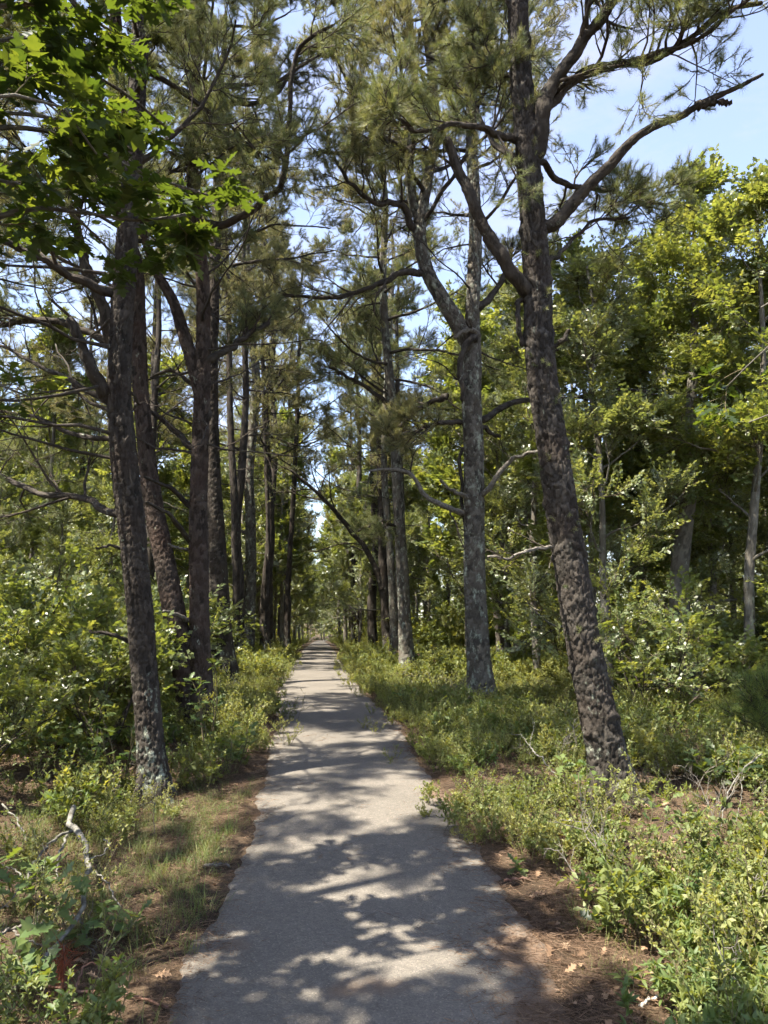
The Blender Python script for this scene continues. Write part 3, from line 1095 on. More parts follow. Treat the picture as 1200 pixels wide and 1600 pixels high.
def auto_limbs(P, R, h0, h1, n, L0, L1, rs, elev=(-8, 32), wig=0.13, az0=None, az_w=PI, up=0.03, drop=0.0):
    """n limbs spiralling up a stem between heights h0 and h1 (world)"""
    out = []
    az = rs.uniform(0, 2 * PI)
    for k in range(n):
        f = (k + rs.random()) / n
        h = h0 + (h1 - h0) * f
        p = np.array([np.interp(h, P[:, 2], P[:, i]) for i in range(3)])
        r = float(np.interp(h, P[:, 2], R))
        az += 2.4 + rs.normal(0, .35)
        a = az if az0 is None else az0 + rs.uniform(-az_w, az_w)
        e = math.radians(rs.uniform(*elev) + 18 * f)
        L = (L0 + (L1 - L0) * f) * rs.uniform(.7, 1.2)
        d = np.array([[math.cos(a) * math.cos(e), math.sin(a) * math.cos(e), math.sin(e)]])
        G = grow(p[None], d, np.array([L]), 11, wig, up, rs, drop)[0]
        r0 = min(0.55 * r, 0.009 + 0.0095 * L)
        out.append((G, r0 * np.linspace(1, 0.30, 11)))
    return out


def pine(name, label, stems, Y, top, crown, mat='bark_dark', limbs=(), dead=(), group=None, fam='tuft', seg=40, ring=0.03, seed=1, depth=0.011, cell=0.045, flare=0.8, rings=0.0, per=(9, 8), extra=3, dead_n=None, loc=None, cat='pine tree', tight=None, trunk_tufts=0, elev=(-8, 32), lean=(0, 0), dead_az=None, ws=1.0):
    """a pitch pine. stems: list of pixel polylines (the first is the trunk); limbs / dead: ([(px, py, dY)...], w0, w1) by hand;
    crown = (h0, h1, n, L0, L1) for limbs that fill in; dead_n = (h0, h1, n, L)"""
    rs = np.random.default_rng(seed)
    SP_, first = [], None
    for k, s in enumerate(stems):
        t = top[k] if isinstance(top, (list, tuple)) else top
        P, R = stem_px(s, Y, t, lean=lean, ws=ws[k] if isinstance(ws, tuple) else ws)
        SP_.append((P, R))
    base = SP_[0][0][0].copy()
    tree = empty(name, base, label, cat, group)
    for k, (P, R) in enumerate(SP_):
        stem_mesh('trunk' if k == 0 else 'stem', P, R, base, M[mat], tree, seg, ring, seed + k, depth, cell, flare if k == 0 else 0.0, rings)
    live, bare = [], []
    AX = np.concatenate([catmull(P, 120) for P, R in SP_])

    def rooted(P):
        k = int(np.argmin(np.linalg.norm(AX - P[0], axis=1)))
        dist = np.linalg.norm(AX[k] - P[0])
        return np.vstack([AX[k] - [0, 0, .25 * dist], P]) if .02 < dist < .4 else P
    for spec in limbs:
        pts, w0, w1 = spec[:3]
        P = np.array([at(x, y, Y + dy) for x, y, dy in pts])
        r0 = w0 * .5 * mpp(pts[0][0], pts[0][1], Y)
        r1 = w1 * .5 * mpp(pts[-1][0], pts[-1][1], Y + pts[-1][2])
        P = catmull(rooted(P), 16)
        P[1:-1] += rs.normal(0, 0.012, (14, 3))
        live.append((P, np.linspace(r0, r1, 16)))
    for spec in dead:
        pts, w0, w1 = spec[:3]
        P = np.array([at(x, y, Y + dy) for x, y, dy in pts])
        r0 = w0 * .5 * mpp(pts[0][0], pts[0][1], Y)
        r1 = w1 * .5 * mpp(pts[-1][0], pts[-1][1], Y + pts[-1][2])
        P = catmull(rooted(P), 14)
        P[1:-1] += rs.normal(0, 0.008, (12, 3))
        o = tube_obj(spec[4] if len(spec) > 4 else 'dead_branch', P, np.linspace(r0, r1, 14), 8, M[spec[5] if len(spec) > 5 else 'bark_branch'], tree, base)
        if len(spec) > 3 and spec[3]:
            bare.append((P, np.linspace(r0, r1, 14)))
    if crown:
        for k, (P, R) in enumerate(SP_):
            h0, h1, n, L0, L1 = crown[k] if isinstance(crown, list) else crown
            live += auto_limbs(P, R, h0, min(h1, P[-1, 2] - 0.1), n, L0, L1, rs, elev)
    for P, R in live:
        tube_obj('branch', P, R, 8, M['bark_branch'], tree, base)
    if dead_n:
        h0, h1, n, L = dead_n
        for P, R in auto_limbs(SP_[0][0], SP_[0][1], h0, h1, n, L, L, rs, (-15, 25), 0.16, up=0.0, drop=0.05, az0=dead_az, az_w=1.1):
            tube_obj('dead_branch', P, R * 0.7, 6, M['bark_branch'], tree, base)
            bare.append((P, R * 0.7))
    foliage(tree, live, base, fam, rs, per[0], per[1], extra, seed=seed)
    bare_twigs(tree, bare, base, rs)
    if trunk_tufts:
        P, R = SP_[0]
        h = rs.uniform(1.2, 6.8, trunk_tufts)
        h = np.round(h / 0.47) * 0.47 + rs.normal(0, .03, trunk_tufts)
        c = np.stack([np.interp(h, P[:, 2], P[:, i]) for i in range(3)], 1)
        r = np.interp(h, P[:, 2], R)
        az = rs.uniform(0, 2 * PI, trunk_tufts)
        d = np.stack([np.cos(az), np.sin(az), rs.uniform(-.2, .6, trunk_tufts)], 1)
        scatter('trunk_needles', 'tuft', c + d * (r * .9)[:, None] - base, euler_to(norm(d), az), rs.uniform(.45, .75, trunk_tufts), tree, seed)
    return tree


def oak(name, label, P, R, limbs_auto, group=None, mat='bark_oak', fam='spray', seed=1, seg=18, ring=0.08, per=(7, 5), extra=1, limbs=(), cat='oak tree', scale=(0.8, 1.2), depth=0.006, hand=()):
    """a broad-leaved tree; P, R in world metres; limbs_auto = list of auto_limbs argument tuples (h0, h1, n, L0, L1, elev)"""
    rs = np.random.default_rng(seed)
    base = P[0].copy()
    tree = empty(name, base, label, cat, group)
    stem_mesh('trunk', P, R, base, M[mat], tree, seg, ring, seed, depth, 0.04, 0.35)
    live = [(catmull(np.array(p), 12), np.linspace(a, b, 12)) for p, a, b in hand]
    for h0, h1, n, L0, L1, el in limbs_auto:
        live += auto_limbs(P, R, h0, h1, n, L0, L1, rs, el, 0.15, up=0.04)
    for p, r in live:
        tube_obj('branch', p, r, 6, M[mat], tree, base)
    foliage(tree, live, base, fam, rs, per[0], per[1], extra, scale, 0.2, (.3, .55), (.3, .6), 0.1, seed)
    return tree


def copy_tree(o, loc, rotz, s, label=None, group=None):
    c = o.copy()
    COL.objects.link(c)
    c.location = [float(v) for v in loc]
    c.rotation_euler = (0, 0, rotz)
    c.scale = (s, s, s)
    if label:
        c['label'] = label
    if group:
        c['group'] = group
    for ch in o.children:
        d = ch.copy()
        COL.objects.link(d)
        d.parent = c
        for g in ch.children:
            e = g.copy()
            COL.objects.link(e)
            e.parent = d
    return c


def base_Y(px, py):
    return float(ground_at(px, py)[1])


# ---- pines left of the path
YL1 = base_Y(240, 1252)
pine('pitch_pine', 'dark leaning pine trunk with pale lichen at its foot, nearest on the left verge',
     [[(241, 1262, 60), (238, 1200, 56), (228, 1080, 53), (218, 950, 52), (205, 820, 53), (194, 720, 52), (186, 620, 48), (190, 500, 46), (197, 400, 44), (205, 300, 40), (212, 180, 36), (220, 40, 32)]],
     YL1, 10.5, (5.6, 10.3, 16, 2.3, 1.0), 'bark_dark', seg=84, ring=0.013, seed=11, ws=.75, depth=0.011, cell=0.034,
     limbs=[([(190, 460, 0), (130, 440, -.2), (60, 400, -.4), (-20, 360, -.5), (-90, 340, -.3)], 15, 7),
            ([(172, 800, 0), (130, 780, .3), (70, 772, .5), (10, 750, .8), (-60, 720, 1.0)], 12, 6)],
     dead=[([(168, 622, 0), (150, 590, -.1), (128, 540, -.15), (108, 500, -.2)], 24, 13, False, 'branch_stub'),
           ([(172, 630, 0), (120, 600, .2), (60, 570, .4), (0, 540, .6)], 10, 4, True),
           ([(180, 690, 0), (120, 680, .1), (50, 650, .3), (-30, 640, .5)], 9, 3, True),
           ([(205, 1005, 0), (175, 992, -.1), (140, 985, -.15)], 8, 4, False),
           ([(196, 855, 0), (170, 853, -.1), (150, 856, -.1)], 6, 3, False)],
     dead_n=(2.8, 5.6, 13, 2.0), dead_az=2.9)
YL2 = base_Y(305, 1145)
pine('pitch_pine', 'reddish twin-stemmed pine, its grey left stem swinging out behind the dark leaning trunk',
     [[(312, 1150, 62), (314, 1080, 56), (312, 1000, 48), (311, 900, 45), (310, 800, 42), (313, 700, 40), (316, 620, 38), (318, 520, 33), (316, 430, 31), (304, 330, 28), (299, 220, 25), (306, 110, 22), (313, 0, 20)],
      [(303, 1150, 52), (290, 1060, 50), (274, 970, 48), (256, 870, 42), (240, 790, 38), (228, 700, 34), (219, 600, 32), (215, 500, 32), (212, 420, 30), (190, 330, 26), (180, 200, 22)],
      [(314, 620, 30), (302, 570, 28), (287, 520, 26), (270, 470, 22), (245, 425, 18), (225, 370, 14, -.3)]],
     YL2, [13.0, 11.5, 9.0], [(6.4, 12.7, 20, 2.6, 1.0), (6.2, 11, 13, 2.4, 1.0), (6.2, 8.8, 6, 1.6, .8)], 'bark_red', seg=72, ring=0.016, seed=21, ws=(.66, .76, .72), depth=0.011, cell=0.036, fam='tuft',
     limbs=[([(318, 345, 0), (350, 350, -.2), (400, 325, -.4), (440, 285, -.7), (465, 80, -1.0), (520, 40, -1.2)], 12, 5),
            ([(325, 150, 0), (370, 160, .3), (420, 155, .5), (470, 90, .6)], 11, 5),
            ([(330, 560, 0), (360, 545, .2), (392, 520, .3), (420, 505, .5)], 13, 6),
            ([(215, 590, 0), (180, 540, -.1), (160, 480, -.2), (140, 430, -.3), (120, 360, -.3), (100, 280, -.2)], 22, 9),
            ([(190, 545, 0), (130, 515, .3), (60, 500, .5), (-20, 510, .7)], 15, 7)],
     dead=[([(300, 845, 0), (275, 815, -.5), (250, 795, -.8), (228, 785, -1.0)], 10, 4, False),
           ([(296, 790, 0), (270, 765, -.3), (225, 745, -.6)], 9, 4, False),
           ([(296, 970, 0), (280, 962, -.4), (255, 955, -.6)], 8, 4, False, 'dead_branch', 'dead'),
           ([(296, 860, 0), (275, 855, -.2), (262, 850, -.3)], 6, 3, False, 'dead_branch', 'dead'),
           ([(300, 700, 0), (270, 670, .1), (245, 650, .2), (230, 640, .3)], 12, 5, True),
           ([(325, 650, 0), (300, 600, .4), (265, 580, .6), (235, 590, .9)], 10, 4, True)],
     dead_n=(3.4, 6.6, 14, 1.7))
YL4 = base_Y(352, 1075)
pine('pitch_pine', 'stout dark pine trunk close behind the reddish twin-stemmed pine, mostly hidden',
     [[(352, 1078, 54), (346, 1000, 46), (341, 900, 40), (336, 800, 35), (331, 700, 30), (330, 600, 27), (333, 480, 24), (338, 350, 21), (344, 200, 18)]],
     YL4, 14.5, (7.2, 14, 23, 2.8, 1.0), 'bark_dark', seg=48, ring=0.025, seed=31, ws=.76, fam='tuft_olive', depth=0.012, cell=0.05, dead_n=(4.2, 7.5, 6, 1.5))
YL5 = base_Y(388, 1032)
pine('pitch_pine', 'slim pale sunlit pine trunk with short dead stubs, left edge of the path',
     [[(386, 1035, 24), (390, 960, 22), (392, 880, 21), (391, 800, 20), (389, 740, 19), (396, 660, 18), (400, 600, 17), (396, 540, 15), (388, 440, 13), (384, 330, 12), (390, 200, 10)]],
     YL5, 18.5, (8.8, 18, 30, 3.0, 1.2), 'bark_grey', seg=32, ring=0.04, seed=41, ws=.80, fam='tuft_olive', depth=0.012, cell=0.05,
     dead=[([(383, 832, 0), (372, 828, -.2), (362, 824, -.2)], 6, 3, False, 'dead_branch', 'dead'),
           ([(383, 895, 0), (372, 892, -.2), (366, 890, -.2)], 6, 3, False, 'dead_branch', 'dead'),
           ([(402, 622, 0), (420, 610, .1), (436, 585, .2), (448, 560, .3)], 8, 3, True)],
     dead_n=(5.5, 9.5, 7, 1.6))
YL6 = 19.5
pine('pitch_pine', 'thin dark pine trunk just left of the slim pale sunlit one',
     [[(370, 1030, 18), (369, 900, 14), (366, 780, 13), (360, 660, 12), (358, 520, 10), (352, 350, 9)]],
     YL6, 17, (8.4, 16.6, 22, 2.6, 1.0), 'bark_dark', seg=20, ring=0.07, seed=51, ws=.85, fam='tuft_olive', dead_n=(4.5, 8, 5, 1.4))
YL7 = 25.0
pine('pitch_pine', 'dark straight trunk beside the path, left of the thinnest leaning one',
     [[(417, 1022, 14), (418, 930, 11), (419, 850, 10), (417, 760, 9), (412, 640, 8), (410, 500, 7)]],
     YL7, 17, (7, 16.6, 20, 2.8, 1.0), 'bark_dark', seg=16, ring=0.1, seed=61, ws=.68, fam='tuft_olive', dead_n=(4, 7, 4, 1.3))
YL8 = 28.0
pine('pitch_pine', 'slender pine trunk leaning right over the left path edge, far along',
     [[(448, 1020, 12), (449, 940, 9), (452, 880, 8), (457, 800, 8), (462, 700, 7), (466, 600, 6)]],
     YL8, 16, (7, 15.6, 18, 2.6, 1.0), 'bark_dark', seg=16, ring=0.1, seed=71, fam='tuft_olive')

# ---- pines right of the path
YR1 = base_Y(955, 1250)
pine('pitch_pine', 'largest pine, thick ringed trunk leaning left, with heavy limbs against the sky',
     [[(962, 1262, 94), (950, 1190, 80), (935, 1120, 76), (918, 1040, 73), (904, 960, 71), (890, 870, 69), (875, 780, 66), (862, 690, 63), (850, 610, 61), (842, 530, 60), (840, 450, 57), (834, 370, 53), (826, 270, 49), (820, 180, 46), (812, 80, 44), (807, -40, 41), (800, -160, 36)]],
     YR1, 11.5, (7.3, 11.2, 12, 2.4, 1.0), 'bark_big', seg=110, ring=0.013, seed=81, ws=.74, depth=0.012, cell=0.036, rings=0.020, trunk_tufts=90,
     limbs=[([(850, 150, 0), (905, 115, -.1), (970, 98, -.3), (1040, 82, -.55), (1100, 52, -.8), (1150, 12, -1.0), (1195, -20, -1.1)], 10, 5),
            ([(838, 240, 0), (848, 175, -.05), (872, 120, -.1), (905, 70, -.2), (945, 20, -.3), (990, -40, -.5)], 27, 12),
            ([(852, 165, 0), (900, 125, .1), (955, 105, .0), (1020, 90, -.3), (1080, 65, -.5), (1130, 20, -.7), (1190, 5, -.9)], 17, 6),
            ([(845, 255, 0), (880, 285, .3), (940, 297, .6), (990, 310, .8), (1042, 322, 1.0)], 11, 4),
            ([(805, 215, 0), (770, 205, -.3), (720, 195, -.5), (660, 205, -.6), (610, 180, -.7)], 13, 4),
            ([(810, 250, 0), (770, 220, .2), (730, 150, .4), (700, 110, .5)], 10, 4),
            ([(862, 405, 0), (880, 390, .2), (930, 345, .4), (985, 340, .6)], 8, 3),
            ([(812, 135, 0), (785, 112, .1), (752, 88, .2), (722, 55, .3)], 9, 4)],
     dead=[([(836, 462, 0), (806, 430, -.12), (765, 370, -.22), (728, 295, -.3), (698, 218, -.35)], 24, 13, False, 'branch_stub', 'bark_branch'),
           ([(862, 355, 0), (900, 312, -.1), (950, 262, -.2), (1005, 208, -.3), (1060, 183, -.35), (1105, 155, -.4), (1192, 116, -.5)], 22, 5, False, 'bare_branch'),
           ([(1085, 167, -.38), (1112, 160, -.4), (1141, 161, -.42)], 13, 10, False, 'branch_stub'),
           ([(868, 545, 0), (878, 532, -.1), (889, 516, -.15)], 14, 6, False, 'branch_stub', 'bark_branch'),
           ([(812, 470, 0), (810, 500, -.05), (816, 540, 0)], 9, 7, False, 'branch_scar', 'bark_branch'),
           ([(868, 855, 0), (820, 862, -.25), (790, 872, -.3), (762, 870, -.35)], 6, 3, True, 'dead_branch', 'dead')],
     per=(11, 7))
YR2 = base_Y(755, 1108)
pine('pitch_pine', 'grey lichened pine forking high into two stems, its foot in bushes right of the path',
     [[(756, 1115, 50), (750, 1060, 42), (745, 980, 38), (741, 900, 36), (741, 800, 35), (740, 700, 34), (737, 620, 33), (738, 560, 31), (738, 500, 25), (741, 430, 24), (743, 370, 22), (740, 290, 20), (736, 200, 18), (739, 90, 16), (735, -20, 15)],
      [(738, 600, 30), (735, 545, 30), (712, 500, 28), (690, 465, 25), (668, 425, 23), (656, 370, 22), (658, 335, 20), (668, 285, 17), (680, 200, 15), (673, 100, 14), (660, 0, 13)],
      [(657, 350, 17), (644, 310, 15), (640, 250, 14), (650, 170, 13), (645, 90, 12), (636, -20, 11)]],
     YR2, [14.0, 13.5, 13], [(7.6, 13.6, 17, 2.4, 1.0), (7.6, 13.2, 18, 2.8, 1.0), (8.2, 12.6, 13, 2.3, .9)], 'bark_grey', seg=72, ring=0.018, seed=91, ws=.92, depth=0.013, cell=0.038, fam='tuft_olive',
     limbs=[([(660, 425, 0), (630, 425, -.3), (580, 450, -.5), (520, 465, -.6), (440, 460, -.7)], 11, 4),
            ([(652, 365, 0), (625, 320, -.2), (590, 318, -.4), (560, 300, -.6), (520, 245, -.8)], 12, 4),
            ([(722, 660, 0), (690, 662, -.2), (650, 672, -.3), (610, 690, -.3)], 9, 4),
            ([(700, 620, .5), (670, 630, .6), (640, 650, .7), (615, 680, .8)], 10, 4),
            ([(750, 480, 0), (775, 455, .3), (795, 415, .4), (800, 380, .5)], 12, 5),
            ([(645, 250, 0), (600, 215, -.3), (550, 235, -.5), (490, 240, -.6)], 12, 5)],
     dead=[([(742, 528, -.2), (728, 540, -.25), (718, 570, -.28), (722, 600, -.28), (722, 625, -.26)], 11, 8, False, 'hanging_branch', 'bark_branch'),
           ([(745, 525, 0), (735, 515, -.2), (720, 520, -.25), (710, 528, -.25)], 12, 5, True, 'dead_branch', 'dead'),
           ([(724, 802, 0), (700, 792, -.3), (672, 780, -.45), (655, 762, -.5), (640, 742, -.5), (612, 733, -.5), (578, 736, -.6)], 10, 4, True, 'dead_branch', 'dead'),
           ([(738, 778, 0), (718, 772, -.2), (702, 764, -.3), (688, 750, -.4)], 9, 4, False, 'dead_branch', 'dead'),
           ([(742, 776, 0), (765, 762, -.2), (782, 738, -.3), (805, 716, -.4), (846, 704, -.6)], 10, 4, False, 'dead_branch', 'dead'),
           ([(756, 655, 0), (780, 640, .2), (808, 627, .3), (845, 625, .4), (900, 622, .6), (970, 608, .8), (1015, 612, .9)], 11, 4, True),
           ([(756, 668, 0), (768, 678, .1), (782, 682, .1)], 9, 4, False),
           ([(722, 700, 0), (730, 845, 0), (728, 800, -.1)], 6, 4, False)],
     dead_n=(5.0, 7.6, 6, 1.4))
YR3 = base_Y(638, 1063)
pine('pitch_pine', 'upright grey pine, front one of the trio by the path bend right of centre',
     [[(638, 1068, 36), (634, 1000, 31), (630, 920, 28), (625, 830, 25), (620, 740, 23), (615, 650, 21), (606, 560, 19), (599, 460, 16), (600, 380, 14)]],
     YR3, 13.0, (6.0, 12.7, 27, 2.6, 1.0), 'bark_grey', seg=44, ring=0.03, seed=101, ws=.70, fam='tuft', depth=0.013, cell=0.05, dead_n=(4.0, 6.8, 6, 1.6),
     limbs=[([(612, 640, 0), (580, 610, -.2), (545, 590, -.4), (515, 575, -.6)], 8, 4),
            ([(622, 830, 0), (600, 815, -.3), (575, 822, -.5), (560, 830, -.6)], 6, 3)])
YR4 = base_Y(607, 1030)
pine('pitch_pine', 'darker pine of the trio by the path bend, with a limb arching over the path',
     [[(609, 1032, 20), (604, 960, 17), (599, 880, 15), (597, 800, 14), (594, 700, 13), (590, 580, 11), (588, 450, 9)]],
     YR4, 14.5, (6.6, 14, 23, 2.7, 1.0), 'bark_dark', seg=28, ring=0.05, seed=111, fam='tuft', depth=0.012,
     limbs=[([(603, 945, 0), (588, 890, -.1), (570, 855, -.2), (545, 825, -.4), (520, 795, -.7), (490, 765, -1.0), (455, 735, -1.2)], 11, 4)],
     dead_n=(4, 7, 5, 1.5))
YR5 = base_Y(622, 1040)
pine('pitch_pine', 'thin pine of the trio by the path bend, standing between the other two',
     [[(622, 1044, 16), (616, 980, 14), (612, 900, 12), (606, 820, 11), (600, 730, 10), (604, 600, 9), (612, 450, 8)]],
     YR5, 14.5, (7.2, 14, 15, 2.3, .9), 'bark_grey', seg=24, ring=0.05, seed=121, fam='tuft', dead_n=(4, 7, 4, 1.3))
YR6 = base_Y(818, 1045)
pine('pitch_pine', 'grey trunk behind the two large right pines, standing between them',
     [[(812, 1048, 32), (818, 1000, 29), (825, 930, 26), (829, 850, 24), (831, 760, 22), (832, 660, 19), (838, 500, 16), (840, 350, 13)]],
     YR6, 12.5, (6.5, 12, 13, 2.2, 1.0), 'bark_oak', seg=36, ring=0.04, seed=131, fam='tuft', depth=0.012, dead_n=(3, 6.5, 6, 1.2))
YR7 = base_Y(785, 1040)
pine('pitch_pine', 'dim shaded trunk leaning left just behind the grey forking pine',
     [[(790, 1042, 24), (785, 990, 21), (776, 930, 18), (769, 860, 16), (765, 780, 14), (760, 640, 12)]],
     YR7, 11.5, (6, 11, 11, 2.0, .9), 'bark_dark', seg=28, ring=0.05, seed=141, fam='tuft')

# ------------------------------------------------------------------ broad-leaved trees
def oak_px(label, pts, by, top, autos, seed, **kw):
    P, R = stem_px(pts, base_Y(*by), top, 0.02)
    return oak('oak_tree', label, P, R, autos, seed=seed, **kw)


oak_px('oak with an S-curved grey trunk right of the largest pine', [(1086, 1092, 40), (1078, 1045, 34), (1066, 985, 30), (1060, 920, 28), (1066, 850, 26), (1078, 760, 22), (1080, 640, 17), (1085, 520, 12)], (1085, 1088), 9.0,
       [(3.0, 8.8, 17, 2.0, 1.0, (0, 40))], 1101, seg=32, ring=0.04, per=(7, 5), extra=2)
oak_px('thin upright oak stem close to the right picture edge', [(1158, 1122, 20), (1166, 1060, 18), (1171, 980, 16), (1170, 900, 15), (1178, 800, 13), (1190, 640, 10)], (1160, 1116), 8.2,
       [(2.4, 8.0, 15, 1.7, 0.8, (0, 40))], 1102, seg=24, ring=0.05, per=(7, 6), extra=1)
oak_px('small brown forked oak behind the S-curved oak', [(1114, 1022, 13), (1110, 985, 12), (1112, 945, 11), (1126, 900, 9), (1132, 820, 8)], (1114, 1018), 7.5,
       [(2.5, 7.3, 12, 1.8, 0.9, (0, 40))], 1103, seg=16, ring=0.08, per=(7, 5), mat='bark_red')
oak_px('oak with dark slanting limbs filling the gap right of the largest pine', [(1000, 1040, 17), (998, 960, 15), (1004, 860, 14), (998, 700, 13), (975, 600, 11), (962, 540, 9)], (1000, 1034), 9.6,
       [(3.0, 9.4, 18, 2.3, 1.1, (0, 45))], 1104, seg=18, ring=0.08, per=(7, 5), extra=1)
oak_px('bright yellow-green oak crown below the open sky at upper right', [(1235, 1050, 22), (1232, 940, 20), (1222, 800, 17), (1205, 640, 14), (1190, 500, 11)], (1235, 1045), 10.6,
       [(3.5, 10.4, 20, 2.4, 1.1, (0, 45))], 1105, seg=18, ring=0.08, per=(7, 5), extra=1)
oak_px('pale thin sapling trunk between the trio of pines and the forking pine', [(694, 1030, 9), (697, 985, 8), (700, 930, 7), (703, 860, 6), (700, 760, 5)], (694, 1026), 7.6,
       [(3.2, 7.4, 10, 1.5, 0.8, (5, 45))], 1106, seg=12, ring=0.1, per=(7, 5), mat='bark_grey')
oak_px('slim oak showing pale bark beside the dark trunk left of the path', [(425, 1004, 8), (427, 940, 7), (430, 900, 7), (438, 850, 6), (440, 760, 5)], (425, 1002), 9.5,
       [(3.5, 9.2, 12, 1.8, 0.8, (5, 45))], 1107, seg=12, ring=0.1, per=(7, 5), mat='bark_grey')

# ---- the wood behind: five kinds of oak and two of pine, set out one by one
def upright(h, r, seed, bend=0.5):
    rs = np.random.default_rng(seed)
    z = np.linspace(0, h, 8)
    x = np.cumsum(rs.normal(0, bend * h / 60, 8))
    y = np.cumsum(rs.normal(0, bend * h / 60, 8))
    P = np.stack([x - x[0], y - y[0], z - 0.05], 1)
    return P, r * (1 - 0.85 * z / h) + 0.012


G_R = 'oaks in the wood right of the path'
G_L = 'oaks in the wood left of the path'
G_S = 'scrub oaks under the trees'
LAB_R = '%f leafy oak in the wood %w'
LAB_L = '%f leafy oak in the wood %w'
OAKS = []
for i, (h, r, c0, n, L) in enumerate(((10.5, .10, 1.8, 20, 2.3), (9.2, .08, 1.5, 18, 2.0), (11.5, .12, 2.6, 20, 2.6), (8.4, .07, 1.3, 17, 1.9), (10.0, .09, 2.0, 18, 2.4))):
    P, R = upright(h, r, 900 + i)
    OAKS.append(oak('oak_tree', LAB_R, P, R, [(c0, h - .2, n, L, L * .45, (0, 42))], G_R, seed=920 + i, fam='spray_pale' if i in (1, 3, 4) else 'spray_far', per=(6, 5), extra=1, seg=12, ring=0.15, scale=(.85, 1.35)))
BGP = []
for i, (h, r, c0, n, L) in enumerate(((13.5, .16, 6.0, 17, 2.4), (12.0, .13, 5.0, 15, 2.1))):
    rs = np.random.default_rng(950 + i)
    P, R = upright(h, r, 940 + i, 0.4)
    t = empty('pitch_pine', (0, 0, 0), 'tall pine among the oaks of the wood, thin crown above bare trunk', 'pine tree', 'pines among the oaks')
    stem_mesh('trunk', P, R, np.zeros(3), M['bark_dark'], t, 16, 0.12, 960 + i, 0.01, 0.06, .3)
    lv = auto_limbs(P, R, c0, h - .2, n, L, L * .4, rs)
    for p, r_ in lv:
        tube_obj('branch', p, r_, 5, M['bark_branch'], t, np.zeros(3))
    foliage(t, lv, np.zeros(3), 'tuft_olive', rs, 8, 6, 2, (.95, 1.45), seed=i)
    dd = auto_limbs(P, R, 2.5, c0, 6, 1.3, 1.3, rs, (-15, 20), .16)
    for p, r_ in dd:
        tube_obj('dead_branch', p, r_ * .6, 5, M['bark_branch'], t, np.zeros(3))
    BGP.append(t)
SCRUB = []
for i, (h, n) in enumerate(((1.7, 9), (1.3, 8), (2.4, 11))):
    rs = np.random.default_rng(980 + i)
    t = empty('scrub_oak', (0, 0, 0), 'low leafy scrub oak under the trees', 'shrub', G_S)
    az = np.arange(n) * 2.4
    d = np.stack([.75 * np.cos(az), .75 * np.sin(az), np.ones(n)], 1)
    G = grow(rs.normal(0, .08, (n, 3)) * [1, 1, 0] - [0, 0, .03], d, rs.uniform(.7, 1.15, n) * h, 10, .12, .03, rs)
    lv = [(G[k], np.linspace(.016, .005, 10)) for k in range(n)]
    for p, r_ in lv:
        tube_obj('stem', p, r_, 5, M['twig'], t, np.zeros(3))
    foliage(t, lv, np.zeros(3), 'spray', rs, 6, 3, 1, (.7, 1.05), .3, (.25, .45), (.35, .6), .08, seed=i)
    SCRUB.append(t)

rs = np.random.default_rng(77)
taken = [o.location.xy.copy() for o in sc.objects if o.type == 'EMPTY' and o.parent is None and o not in OAKS + BGP + SCRUB]


def free(x, y, r):
    for q in taken:
        if (q[0] - x) ** 2 + (q[1] - y) ** 2 < r * r:
            return False
    taken.append(Vector((x, y)))
    return True


used = {}


MARKS = [(20, 'at the left picture edge'), (215, 'left of the dark leaning trunk'), (330, 'between the dark leaning trunk and the twin-stemmed pine'), (390, 'between the twin-stemmed pine and the slim pale trunk'),
         (490, 'just left of the far path'), (600, 'between the far path and the trio of pines'), (735, 'between the trio of pines and the forking pine'), (900, 'between the forking and the largest pine'),
         (1075, 'between the largest pine and the S-curved oak'), (1175, 'between the S-curved oak and the right edge'), (9999, 'at the right picture edge')]


def seen_at(x, y):
    z = float(H(x, y)) + 1.2 - CAM_H
    dep = y * CP + z * SP
    px = 600 + F * x / dep
    return [t for lim, t in MARKS if px < lim][0] if y > 0 else ''


def settle(kinds, x, y, rot, s, label, group):
    if label and '%' in label:
        far = 'nearer' if y < 16 else ('mid-distance' if y < 34 else 'far-off')
        where = seen_at(x, y)
        label = label.replace('%f', far).replace('%w', where)
        group = group + ', ' + far + ', ' + where
    k = kinds[int(rs.integers(len(kinds)))]
    loc = (x, y, float(H(x, y)) - 0.02)
    if k.name not in used:
        used[k.name] = True
        k.location = loc
        k.rotation_euler = (0, 0, rot)
        k.scale = (s, s, s)
        k['label'], k['group'] = label, group
        return k
    return copy_tree(k, loc, rot, s, label, group)


def fill(n, side, y0, y1, kinds, s0, s1, gap, label, group, xin=2.6, xout=0.62, power=1.0, xmax=40, clear=2.6):
    c = tries = 0
    while c < n and tries < n * 40:
        tries += 1
        y = y0 + (y1 - y0) * rs.random() ** power
        lim = min(xmax, xout * y + 2.5)
        x0 = xin
        off = x0 + (lim + abs(float(path_x(y))) * (1 if side > 0 else -1) - x0) * rs.random()
        if off < clear:
            continue
        x = float(path_x(y)) + side * off
        if abs(x) > 0.60 * y + 3.5:
            continue
        if not free(x, y, gap):
            continue
        settle(kinds, x, y, rs.uniform(0, 2 * PI), rs.uniform(s0, s1), label, group)
        c += 1


